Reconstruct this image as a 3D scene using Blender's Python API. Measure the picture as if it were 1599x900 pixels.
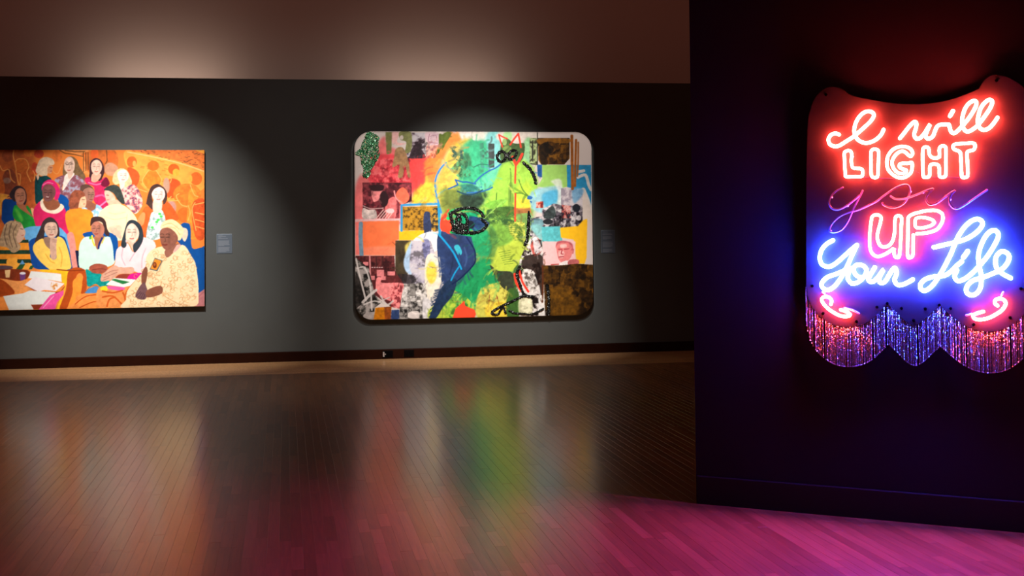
import bpy, math, random
import numpy as np
from mathutils import Matrix, Vector

for o in list(bpy.data.objects):
    bpy.data.objects.remove(o)
S = bpy.context.scene
COL = S.collection
rnd = random.Random(7)
nrs = np.random.RandomState(7)

# ------------------------------------------------------------------ camera
FPX, ROLL, TPITCH, PPX, PPY, CAMH = 2000.0, 0.0096, 0.0364, 799.5, 281.0, 1.55
_p = math.atan(TPITCH)
_R0 = np.array([1, 0, 0.0]); FWD = np.array([0, math.cos(_p), math.sin(_p)]); _U0 = np.array([0, -math.sin(_p), math.cos(_p)])
RGT = math.cos(ROLL) * _R0 - math.sin(ROLL) * _U0
UPV = math.cos(ROLL) * _U0 + math.sin(ROLL) * _R0
CAM = np.array([0, 0, CAMH])
cd = bpy.data.cameras.new('camera'); cam = bpy.data.objects.new('camera', cd); COL.objects.link(cam)
cd.sensor_fit = 'HORIZONTAL'; cd.sensor_width = 36.0; cd.lens = FPX / 1599 * 36.0
cd.shift_y = -(450 - PPY) / 1599; cd.shift_x = 0.0
cd.clip_start = 0.05; cd.clip_end = 200
cam.matrix_world = Matrix(((RGT[0], UPV[0], -FWD[0], 0), (RGT[1], UPV[1], -FWD[1], 0), (RGT[2], UPV[2], -FWD[2], CAMH), (0, 0, 0, 1)))
S.camera = cam

def ray(x, y): return FWD + RGT * (x - PPX) / FPX - UPV * (y - PPY) / FPX
def proj(P):
    v = np.asarray(P) - CAM; z = v @ FWD
    return PPX + FPX * (v @ RGT) / z, PPY - FPX * (v @ UPV) / z
def on_floor(x, y, z=0.0):
    d = ray(x, y); return CAM + d * ((z - CAMH) / d[2])
Z3_ = np.array([0, 0, 1.0])
def unit(v): return v / np.linalg.norm(v)

# back wall frame (A at its left foot in view, dW along it, nW towards the camera)
A = on_floor(0, 577.5); B = on_floor(1082, 547.8)
dW = unit(B - A); nW = np.array([dW[1], -dW[0], 0.0])
def on_wall(x, y, t=0.0):          # t = distance in front of the baseboard face; the wall itself is at t=-0.015
    O = A + nW * t; d = ray(x, y); return CAM + d * (((O - CAM) @ nW) / (d @ nW))
def wpt(s, t, z): return A + dW * s + nW * t + np.array([0, 0, z])
def ws(x, y, t=0.0):
    P = on_wall(x, y, t); return float((P - A) @ dW), float(P[2])
# partition frame
A2 = on_floor(1088.5, 787.1); B2 = on_floor(1599, 833)
dP = unit(B2 - A2); nP = np.array([dP[1], -dP[0], 0.0])
def on_part(x, y, t=0.0):
    O = A2 + nP * t; d = ray(x, y); return CAM + d * (((O - CAM) @ nP) / (d @ nP))
def ppt(s, t, z): return A2 + dP * s + nP * t + np.array([0, 0, z])

# ------------------------------------------------------------------ world, lights, exposure
S.view_settings.view_transform = 'Standard'; S.view_settings.look = 'None'
S.view_settings.exposure = 0.0; S.view_settings.gamma = 1.0; S.view_settings.use_curve_mapping = False
W = bpy.data.worlds.new('world'); S.world = W; W.use_nodes = True
W.node_tree.nodes['Background'].inputs[0].default_value = (1.0, 0.30, 0.20, 1)
W.node_tree.nodes['Background'].inputs[1].default_value = 0.065
S.cycles.use_denoising = True
S.cycles.sample_clamp_indirect = 4.0
S.cycles.max_bounces = 6

def spot(name, pos, target, power, color, size, blend, radius):
    l = bpy.data.lights.new(name, 'SPOT'); l.energy = power; l.color = color
    l.spot_size = math.radians(size); l.spot_blend = blend; l.shadow_soft_size = radius
    o = bpy.data.objects.new(name, l); COL.objects.link(o)
    o.location = pos; o.rotation_euler = (Vector(target) - Vector(pos)).to_track_quat('-Z', 'Y').to_euler()
    return o
s1 = ws(228, 354)[0]; s2 = ws(742, 354)[0]
WARM = (1.0, 0.94, 0.87)
spot('wash_spot', wpt(s1, 3.5, 4.7), wpt(s1, 0, 1.00), 1700, WARM, 44, 1.0, 0.04)
spot('wash_spot', wpt(s2, 3.5, 4.7), wpt(s2, 0, 1.00), 1550, WARM, 43, 1.0, 0.04)
spot('fill_wash', wpt((s1 + s2) / 2, 4.6, 5.0), wpt((s1 + s2) / 2, 0, 0.0), 150, WARM, 84, 1.0, 0.1)  # added fill light, lifts the wall and floor strip between the pools
def painting_fill(sc, rect, power, color, rad, soft=0.035):
    """added fill spot: its beam is masked to a round-cornered rectangle (s0, s1, z0, z1) on the back wall"""
    Lp = wpt(sc, 4.6, 4.9); o = spot('painting_fill', Lp, wpt(sc, 0, 1.55), power, color, 50, 0.15, 0.02)
    o.data.use_nodes = True; nt = o.data.node_tree; N = nt.nodes.new; Lk = nt.links.new
    R3 = np.array(o.rotation_euler.to_matrix()); loc = lambda v: tuple(R3.T @ v)
    tc = N('ShaderNodeTexCoord')
    def dot(v):
        d = N('ShaderNodeVectorMath'); d.operation = 'DOT_PRODUCT'; Lk(tc.outputs['Normal'], d.inputs[0]); d.inputs[1].default_value = loc(v); return d.outputs['Value']
    def op(kind, a, b_):
        m_ = N('ShaderNodeMath'); m_.operation = kind
        for i, q in enumerate((a, b_)):
            if isinstance(q, (int, float)): m_.inputs[i].default_value = q
            else: Lk(q, m_.inputs[i])
        return m_.outputs[0]
    nn = dot(-nW); D = 4.6 - 0.05
    ss = op('ADD', op('MULTIPLY', op('DIVIDE', dot(dW), nn), D), sc); zz = op('ADD', op('MULTIPLY', op('DIVIDE', dot(np.array([0, 0, 1.0])), nn), D), 4.9)
    def edge(v, a, b_):
        m_ = N('ShaderNodeMapRange'); m_.interpolation_type = 'SMOOTHSTEP'; Lk(v, m_.inputs['Value']); m_.inputs['From Min'].default_value = a; m_.inputs['From Max'].default_value = b_
        m_.inputs['To Min'].default_value = 0; m_.inputs['To Max'].default_value = 1; return m_.outputs['Result']
    # distance outside the mask outline
    def over(v, lo, hi): return op('MAXIMUM', op('SUBTRACT', op('ABSOLUTE', op('SUBTRACT', v, (lo + hi) / 2), 0.0), (hi - lo) / 2 - rad), 0.0)
    qs, qz = over(ss, rect[0], rect[1]), over(zz, rect[2], rect[3])
    dist = op('SUBTRACT', op('SQRT', op('ADD', op('MULTIPLY', qs, qs), op('MULTIPLY', qz, qz)), 0.0), rad)
    k = op('SUBTRACT', 1.0, edge(dist, -soft, soft))
    em = [n_ for n_ in nt.nodes if n_.type == 'EMISSION'][0]; Lk(k, em.inputs['Strength'])
    return o
painting_fill(ws(120, 354)[0], (ws(-78, 350)[0], ws(319, 350)[0] - 0.03, 0.70, 2.43), 420, WARM, 0.03)  # added spots, brightening the paintings evenly out to their edges
painting_fill(ws(740, 354)[0], (ws(554, 350)[0] - 0.004, ws(924, 350)[0] + 0.004, 0.472, 2.688), 720, WARM, 0.205, 0.015)
# unseen strip lamps added behind the dark wall's top to make the upper wall's glow
for px, e, w_ in ((228, 3.6, 1.5), (700, 2.9, 1.8)):
    l = bpy.data.lights.new('upper_glow_fill', 'AREA'); l.shape = 'RECTANGLE'; l.size = w_; l.size_y = 0.06; l.energy = e; l.color = (1.0, 0.73, 0.59)
    o = bpy.data.objects.new('upper_glow_fill', l); COL.objects.link(o); P = wpt(ws(px, 125)[0], -1.0, 3.25); o.location = P
    zax = Vector(tuple(unit(nW * 0.8 - Z3_ * 0.6))); xax = Vector(tuple(dW)); yax = zax.cross(xax)
    o.matrix_world = Matrix(((xax[0], yax[0], zax[0], P[0]), (xax[1], yax[1], zax[1], P[1]), (xax[2], yax[2], zax[2], P[2]), (0, 0, 0, 1)))

# ------------------------------------------------------------------ helpers
def srgb(r, g, b):
    f = lambda c: (c / 255 / 12.92) if c / 255 <= 0.04045 else ((c / 255 + 0.055) / 1.055) ** 2.4
    return (f(r), f(g), f(b), 1.0)

def mat(name, color=(0.5, 0.5, 0.5, 1), rough=0.5, metal=0.0, spec=0.5, coat=0.0, emit=None, estr=0.0, noise=None, bump=None):
    m = bpy.data.materials.new(name); m.use_nodes = True
    nt = m.node_tree; b = nt.nodes['Principled BSDF']
    b.inputs['Base Color'].default_value = color; b.inputs['Roughness'].default_value = rough
    b.inputs['Metallic'].default_value = metal; b.inputs['Specular IOR Level'].default_value = spec
    b.inputs['Coat Weight'].default_value = coat
    if emit: b.inputs['Emission Color'].default_value = emit; b.inputs['Emission Strength'].default_value = estr
    if noise or bump:
        g = nt.nodes.new('ShaderNodeNewGeometry'); t = nt.nodes.new('ShaderNodeTexNoise')
        nt.links.new(g.outputs['Position'], t.inputs['Vector'])
        t.inputs['Scale'].default_value = noise[0] if noise else 60; t.inputs['Detail'].default_value = 4
    if noise:
        mx = nt.nodes.new('ShaderNodeMix'); mx.data_type = 'RGBA'
        k = noise[1]
        mx.inputs['A'].default_value = tuple(c * (1 - k) for c in color[:3]) + (1,)
        mx.inputs['B'].default_value = tuple(min(1, c * (1 + k)) for c in color[:3]) + (1,)
        nt.links.new(t.outputs['Fac'], mx.inputs['Factor']); nt.links.new(mx.outputs['Result'], b.inputs['Base Color'])
    if bump:
        t2 = nt.nodes.new('ShaderNodeTexNoise'); nt.links.new(g.outputs['Position'], t2.inputs['Vector'])
        t2.inputs['Scale'].default_value = bump[0]; t2.inputs['Detail'].default_value = 3
        bp = nt.nodes.new('ShaderNodeBump'); bp.inputs['Strength'].default_value = bump[1]; bp.inputs['Distance'].default_value = 0.002
        nt.links.new(t2.outputs['Fac'], bp.inputs['Height']); nt.links.new(bp.outputs['Normal'], b.inputs['Normal'])
    return m

M = {}
M['wall_dark'] = mat('charcoal_wall_paint', (0.074, 0.080, 0.078, 1), 0.75, spec=0.25, noise=(3, 0.08), bump=(180, 0.25))
M['wall_white'] = mat('off_white_wall_paint', (0.78, 0.70, 0.64, 1), 0.85, spec=0.2, noise=(2, 0.03), bump=(150, 0.2))
M['wall_black'] = mat('black_wall_paint', (0.015, 0.010, 0.020, 1), 0.7, spec=0.2, noise=(4, 0.15), bump=(150, 0.2))
M['black_trim'] = mat('black_skirting_paint', (0.014, 0.012, 0.015, 1), 0.55, spec=0.25)
M['base_brown'] = mat('dark_red_brown_wood', (0.018, 0.0040, 0.0013, 1), 0.6, spec=0.06, noise=(9, 0.35))
M['plastic_dark'] = mat('dark_brown_plastic', (0.0022, 0.0015, 0.0015, 1), 0.6, spec=0.05)
M['plastic_pale'] = mat('pale_plastic', (0.45, 0.38, 0.36, 1), 0.4)
M['canvas_edge'] = mat('raw_canvas_edge', (0.30, 0.26, 0.22, 1), 0.9)
M['panel_edge'] = mat('dark_panel_edge', (0.03, 0.022, 0.018, 1), 0.6)
M['label'] = mat('blue_grey_label_card', (0.075, 0.10, 0.135, 1), 0.6)
M['label_edge'] = mat('pale_blue_label_edge', (0.15, 0.19, 0.24, 1), 0.5)
M['label_ink'] = mat('pale_label_print', (0.16, 0.185, 0.225, 1), 0.6)
M['panel'] = mat('black_backing_panel', (0.021, 0.020, 0.022, 1), 0.45, spec=0.15, noise=(30, 0.08))
M['screw'] = mat('black_screw', (0.001, 0.001, 0.001, 1), 0.9, spec=0.0)
M['wire'] = mat('black_wire', (0.006, 0.004, 0.004, 1), 0.6)
M['clip'] = mat('clear_tube_support', (0.75, 0.75, 0.75, 1), 0.25, spec=0.6)
M['unlit'] = mat('unlit_coated_tube', (0.36, 0.36, 0.80, 1), 0.16, spec=0.8, coat=0.5)  # whitish coating tinted blue for the light of the lit tubes nearby
M['neon_red'] = mat('lit_red_neon', (0.02, 0.02, 0.02, 1), 0.4, emit=(1.0, 0.05, 0.032, 1), estr=290.0)
M['neon_blue'] = mat('lit_blue_neon', (0.02, 0.02, 0.02, 1), 0.4, emit=(0.022, 0.05, 1.0, 1), estr=700.0)
M['bead'] = mat('silvered_bead', (0.46, 0.42, 0.48, 1), 0.16, metal=0.65, spec=0.8)

def meshobj(name, V, Fc, material, parent=None, origin=None, smooth=False):
    me = bpy.data.meshes.new(name)
    V = np.asarray(V, float)
    org = np.zeros(3) if origin is None else np.asarray(origin, float)
    me.from_pydata([tuple(v) for v in (V - org)], [], [tuple(f) for f in Fc]); me.update()
    if smooth: me.polygons.foreach_set('use_smooth', [True] * len(me.polygons))
    for m_ in (material if isinstance(material, (list, tuple)) else [material]): me.materials.append(m_)
    o = bpy.data.objects.new(name, me); COL.objects.link(o)
    if parent is not None: o.parent = parent
    elif origin is not None: o.location = org
    return o
def tag(o, label=None, cat=None, group=None, kind=None):
    if label: o['label'] = label
    if cat: o['category'] = cat
    if group: o['group'] = group
    if kind: o['kind'] = kind
    return o
def empty(name, loc):
    o = bpy.data.objects.new(name, None); COL.objects.link(o); o.location = tuple(loc); o.empty_display_size = 0.1; return o

class MB:
    def __init__(s): s.v = []; s.f = []
    def add(s, V, Fc):
        n = len(s.v); s.v += [tuple(p) for p in V]; s.f += [tuple(i + n for i in f) for f in Fc]; return s
    def box(s, P0, ex, ey, ez):     # corner + three edge vectors
        P0 = np.asarray(P0, float); V = [P0 + a * ex + b * ey + c * ez for c in (0, 1) for b in (0, 1) for a in (0, 1)]
        return s.add(V, [(0, 2, 3, 1), (4, 5, 7, 6), (0, 1, 5, 4), (2, 6, 7, 3), (0, 4, 6, 2), (1, 3, 7, 5)])
    def build(s, name, material, parent=None, origin=None, smooth=False): return meshobj(name, s.v, s.f, material, parent, origin, smooth)
Z3 = np.array([0, 0, 1.0])
def wbox(mb, s0, s1_, t0, t1, z0, z1):
    return mb.box(wpt(s0, t0, z0), dW * (s1_ - s0), nW * (t1 - t0), Z3 * (z1 - z0))
def pbox(mb, s0, s1_, t0, t1, z0, z1):
    return mb.box(ppt(s0, t0, z0), dP * (s1_ - s0), nP * (t1 - t0), Z3 * (z1 - z0))

def catmull(P, n=6, closed=False):
    P = np.asarray(P, float); N = len(P); out = []
    rng = range(N) if closed else range(N - 1)
    for i in rng:
        if closed: p0, p1, p2, p3 = P[(i - 1) % N], P[i], P[(i + 1) % N], P[(i + 2) % N]
        else: p0, p1, p2, p3 = P[max(i - 1, 0)], P[i], P[i + 1], P[min(i + 2, N - 1)]
        for k in range(n):
            t = k / n
            out.append(0.5 * (2 * p1 + (p2 - p0) * t + (2 * p0 - 5 * p1 + 4 * p2 - p3) * t * t + (3 * p1 - p0 - 3 * p2 + p3) * t ** 3))
    if not closed: out.append(P[-1])
    return np.array(out)

def sweep(path, r, nrm, sides=10, closed=False):
    """round tube along a path lying roughly in a plane with normal nrm; rounded ends"""
    P = np.asarray(path); N = len(P); V = []; Fc = []
    rings = []
    if closed: T = np.roll(P, -1, 0) - np.roll(P, 1, 0)
    else:
        T = np.gradient(P, axis=0)
    T = T / (np.linalg.norm(T, axis=1)[:, None] + 1e-9)
    seq = []
    if not closed:
        for a in (75, 45, 20): seq.append((P[0] - T[0] * r * math.sin(math.radians(a)), T[0], r * math.cos(math.radians(a))))
    for i in range(N): seq.append((P[i], T[i], r))
    if not closed:
        for a in (20, 45, 75): seq.append((P[-1] + T[-1] * r * math.sin(math.radians(a)), T[-1], r * math.cos(math.radians(a))))
    for c, t, rr in seq:
        b = unit(np.cross(t, nrm)); n2 = np.cross(b, t)
        rings.append([c + rr * (math.cos(a) * b + math.sin(a) * n2) for a in np.linspace(0, 2 * math.pi, sides, endpoint=False)])
    for g in rings: V += g
    K = len(rings)
    for i in range(K if closed else K - 1):
        for j in range(sides):
            a, b = i * sides + j, i * sides + (j + 1) % sides
            c, d = ((i + 1) % K) * sides + (j + 1) % sides, ((i + 1) % K) * sides + j
            Fc.append((a, b, c, d))
    if not closed: Fc.append(tuple(range(sides))[::-1]); Fc.append(tuple(range((K - 1) * sides, K * sides)))
    return V, Fc

# ------------------------------------------------------------------ structure: walls
WT = 3.305
mb = MB(); wbox(mb, -4.5, 11.0, -0.315, -0.015, 0.0, WT)
tag(mb.build('wall_back', M['wall_dark']), 'charcoal grey gallery wall behind the two paintings', kind='structure')
mb = MB(); wbox(mb, -6.5, 13.0, -1.75, -1.55, 0.0, 5.8)
tag(mb.build('wall_upper', M['wall_white']), 'pale upper wall rising behind the top of the charcoal wall', kind='structure')
PTH = 3.6
mb = MB(); pbox(mb, -0.0067, 4.6, -0.21, -0.010, 0.0, PTH)
tag(mb.build('wall_right', M['wall_black']), 'black partition wall carrying the neon sign', kind='structure')
# black skirting on the partition, with a small bevelled top edge
mb = MB()
prof = [(-0.010, 0.0), (0.0, 0.0), (0.0, 0.150), (-0.003, 0.1555), (-0.010, 0.1555)]
V = [ppt(s, t, z) for s in (0.0024, 4.6) for t, z in prof]; n = len(prof)
mb.add(V, [tuple(range(n)), tuple(range(n, 2 * n))[::-1]] + [(i, i + n, (i + 1) % n + n, (i + 1) % n) for i in range(n)])
tag(mb.build('baseboard_right', M['black_trim']), 'black skirting board at the foot of the partition', kind='structure')
# brown baseboard on the back wall, two lengths meeting in a joint
bb = empty('baseboard_back', wpt(0, 0, 0)); tag(bb, 'dark red-brown baseboard along the charcoal wall', kind='structure')
sj = ws(812, 555)[0]
for s0, s1_ in ((-4.5, sj - 0.0015), (sj + 0.0015, 11.0)):
    mb = MB(); prof = [(-0.015, 0.0), (0.0, 0.0), (0.0, 0.108), (-0.005, 0.116), (-0.015, 0.116)]
    V = [wpt(s, t, z) for s in (s0, s1_) for t, z in prof]
    mb.add(V, [tuple(range(n)), tuple(range(n, 2 * n))[::-1]] + [(i, i + n, (i + 1) % n + n, (i + 1) % n) for i in range(n)])
    mb.build('board', M['base_brown'], bb, wpt(0, 0, 0))

# ------------------------------------------------------------------ floor: narrow strip boards at right angles to the back wall
def wood(name, island, c0, c1, rough):
    m = bpy.data.materials.new(name); m.use_nodes = True; nt = m.node_tree; L = nt.links; b = nt.nodes['Principled BSDF']
    N = nt.nodes.new
    g = N('ShaderNodeNewGeometry')
    if island: r_out = g.outputs['Random Per Island']
    else: oi = N('ShaderNodeObjectInfo'); r_out = oi.outputs['Random']
    mp = N('ShaderNodeMapping'); mp.vector_type = 'POINT'
    mp.inputs['Rotation'].default_value = (0, 0, -math.atan2(dW[1], dW[0]))
    L.new(g.outputs['Position'], mp.inputs['Vector'])
    cmb = N('ShaderNodeCombineXYZ'); mul = N('ShaderNodeMath'); mul.operation = 'MULTIPLY'; mul.inputs[1].default_value = 37.0
    L.new(r_out, mul.inputs[0]); L.new(mul.outputs[0], cmb.inputs[0]); L.new(mul.outputs[0], cmb.inputs[1])
    ad = N('ShaderNodeVectorMath'); ad.operation = 'ADD'; L.new(mp.outputs[0], ad.inputs[0]); L.new(cmb.outputs[0], ad.inputs[1])
    sc = N('ShaderNodeVectorMath'); sc.operation = 'MULTIPLY'; sc.inputs[1].default_value = (60, 3.0, 1); L.new(ad.outputs[0], sc.inputs[0])
    t = N('ShaderNodeTexNoise'); t.inputs['Scale'].default_value = 1.0; t.inputs['Detail'].default_value = 5; t.inputs['Distortion'].default_value = 0.6
    L.new(sc.outputs[0], t.inputs['Vector'])
    mx = N('ShaderNodeMix'); mx.data_type = 'RGBA'; mx.inputs['A'].default_value = c0; mx.inputs['B'].default_value = c1
    L.new(r_out, mx.inputs['Factor'])
    hs = N('ShaderNodeHueSaturation'); L.new(mx.outputs['Result'], hs.inputs['Color'])
    mr = N('ShaderNodeMapRange'); mr.inputs['From Min'].default_value = 0.3; mr.inputs['From Max'].default_value = 0.7
    mr.inputs['To Min'].default_value = 0.78; mr.inputs['To Max'].default_value = 1.15
    L.new(t.outputs['Fac'], mr.inputs['Value']); L.new(mr.outputs['Result'], hs.inputs['Value'])
    L.new(hs.outputs['Color'], b.inputs['Base Color'])
    mr2 = N('ShaderNodeMapRange'); mr2.inputs['To Min'].default_value = rough - 0.03; mr2.inputs['To Max'].default_value = rough + 0.05
    L.new(t.outputs['Fac'], mr2.inputs['Value']); L.new(mr2.outputs['Result'], b.inputs['Roughness'])
    # slow unevenness of the finish plus the grain
    t2 = N('ShaderNodeTexNoise'); t2.inputs['Scale'].default_value = 9.0; t2.inputs['Detail'].default_value = 2; L.new(g.outputs['Position'], t2.inputs['Vector'])
    sm = N('ShaderNodeMath'); sm.operation = 'MULTIPLY_ADD'; sm.inputs[1].default_value = 0.25
    L.new(t.outputs['Fac'], sm.inputs[0]); L.new(t2.outputs['Fac'], sm.inputs[2])
    bp = N('ShaderNodeBump'); bp.inputs['Strength'].default_value = 0.2; bp.inputs['Distance'].default_value = 0.0012
    L.new(sm.outputs[0], bp.inputs['Height']); L.new(bp.outputs['Normal'], b.inputs['Normal'])
    b.inputs['Specular IOR Level'].default_value = 0.12
    b.inputs['Coat Weight'].default_value = 0.62; b.inputs['Coat Roughness'].default_value = 0.19; b.inputs['Coat IOR'].default_value = 1.5
    L.new(bp.outputs['Normal'], b.inputs['Coat Normal'])
    return m
M['plank'] = wood('oak_strip_single', False, (0.185, 0.074, 0.024, 1), (0.29, 0.125, 0.043, 1), 0.38)
M['plank_far'] = wood('oak_strip_field', True, (0.185, 0.074, 0.024, 1), (0.29, 0.125, 0.043, 1), 0.38)
M['border'] = wood('oak_border_boards', True, (0.50, 0.27, 0.12, 1), (0.58, 0.33, 0.16, 1), 0.45)  # lighter boards, their tone also raised for the spotlight spill along the wall

mb = MB(); mb.box(wpt(-6, -0.02, -0.06), dW * 19, nW * 22, Z3 * 0.040)
floor = tag(mb.build('floor', M['plank_far'], None, wpt(0, 0, 0)), 'glossy oak strip floor', kind='structure')
PWID, BORDER = 0.0572, 0.0572 * 22
def plank_mesh(L, W_, c=0.0006, h=0.0195):
    V = [(0, 0, -h), (W_, 0, -h), (W_, L, -h), (0, L, -h), (0, 0, -c), (W_, 0, -c), (W_, L, -c), (0, L, -c), (c, c, 0), (W_ - c, c, 0), (W_ - c, L - c, 0), (c, L - c, 0)]
    Fc = [(0, 1, 5, 4), (1, 2, 6, 5), (2, 3, 7, 6), (3, 0, 4, 7), (4, 5, 9, 8), (5, 6, 10, 9), (6, 7, 11, 10), (7, 4, 8, 11), (8, 9, 10, 11)]
    return V, Fc
LENS = [0.30, 0.42, 0.55, 0.70, 0.86, 1.05, 1.30]
rotz = math.atan2(dW[1], dW[0])
# row coordinates: s along wall, t distance from the wall towards the viewer
cand = []
rows = int(17.0 / PWID)
for i in range(rows):
    s = -4.6 + i * PWID
    t = BORDER + rnd.uniform(-0.0, 0.0)
    first = True
    while t < 11.8:
        k = rnd.randrange(len(LENS)); L = LENS[k]
        if first: L = LENS[rnd.randrange(3)]; k = LENS.index(L); first = False
        cand.append((s, t, k)); t += L
def visible(s, t, L):
    x, y = proj(wpt(s + PWID / 2, t + L / 2, 0))
    if not (-10 < x < 1609 and 540 < y < 930): return None
    P = wpt(s + PWID / 2, t + L / 2, 0)
    if (P - A2) @ nP < 0.0 and (P - A2) @ dP > -0.02: return None
    if (P - CAM) @ FWD < 5: return None
    return y
vis = [(visible(s, t, LENS[k]) or -1, i) for i, (s, t, k) in enumerate(cand)]
def area(i):
    s, t, k = cand[i]; P = wpt(s, t + LENS[k] / 2, 0); d = (P - CAM) @ FWD
    return LENS[k] / d ** 3
near = set(sorted([i for y, i in vis if y > 0], key=lambda i: -area(i))[:300])
pm = []
for L in LENS:
    V, Fc = plank_mesh(L - 0.0002, PWID - 0.0002)
    me = bpy.data.meshes.new('plank'); me.from_pydata(V, [], Fc); me.update(); me.materials.append(M['plank']); pm.append(me)
far = MB()
for i, (s, t, k) in enumerate(cand):
    L = LENS[k]
    if i in near:
        o = bpy.data.objects.new('plank', pm[k]); COL.objects.link(o); o.parent = floor
        # local x along the wall, local y away from the viewer: start at the plank's near end
        P = wpt(s, t + L, 0) - wpt(0, 0, 0)
        o.location = tuple(P + Z3 * rnd.uniform(-0.0002, 0.0002)); o.rotation_euler = (rnd.uniform(-.0004, .0004), rnd.uniform(-.003, .003), rotz)
    else:
        V, Fc = plank_mesh(L - 0.0002, PWID - 0.0002)
        R_ = rnd.uniform(-0.003, 0.003)
        far.add([wpt(s + x, t + L - y, z + R_ * (x - PWID / 2)) for x, y, z in V], Fc)
tag(far.build('plank_field', M['plank_far'], floor, wpt(0, 0, 0)), kind='stuff')
bo = MB()
r = 0
while r < 22:
    s = -4.6 - rnd.uniform(0, 1.2)
    while s < 12:
        L = rnd.uniform(0.8, 2.4)
        bo.box(wpt(s + 0.0006, r * 0.0572 + 0.0004, -0.0195), dW * (L - 0.0012), nW * (0.0572 - 0.0008), Z3 * 0.0195)
        s += L
    r += 1
tag(bo.build('border_boards', M['border'], floor, wpt(0, 0, 0)), kind='stuff')

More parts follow.
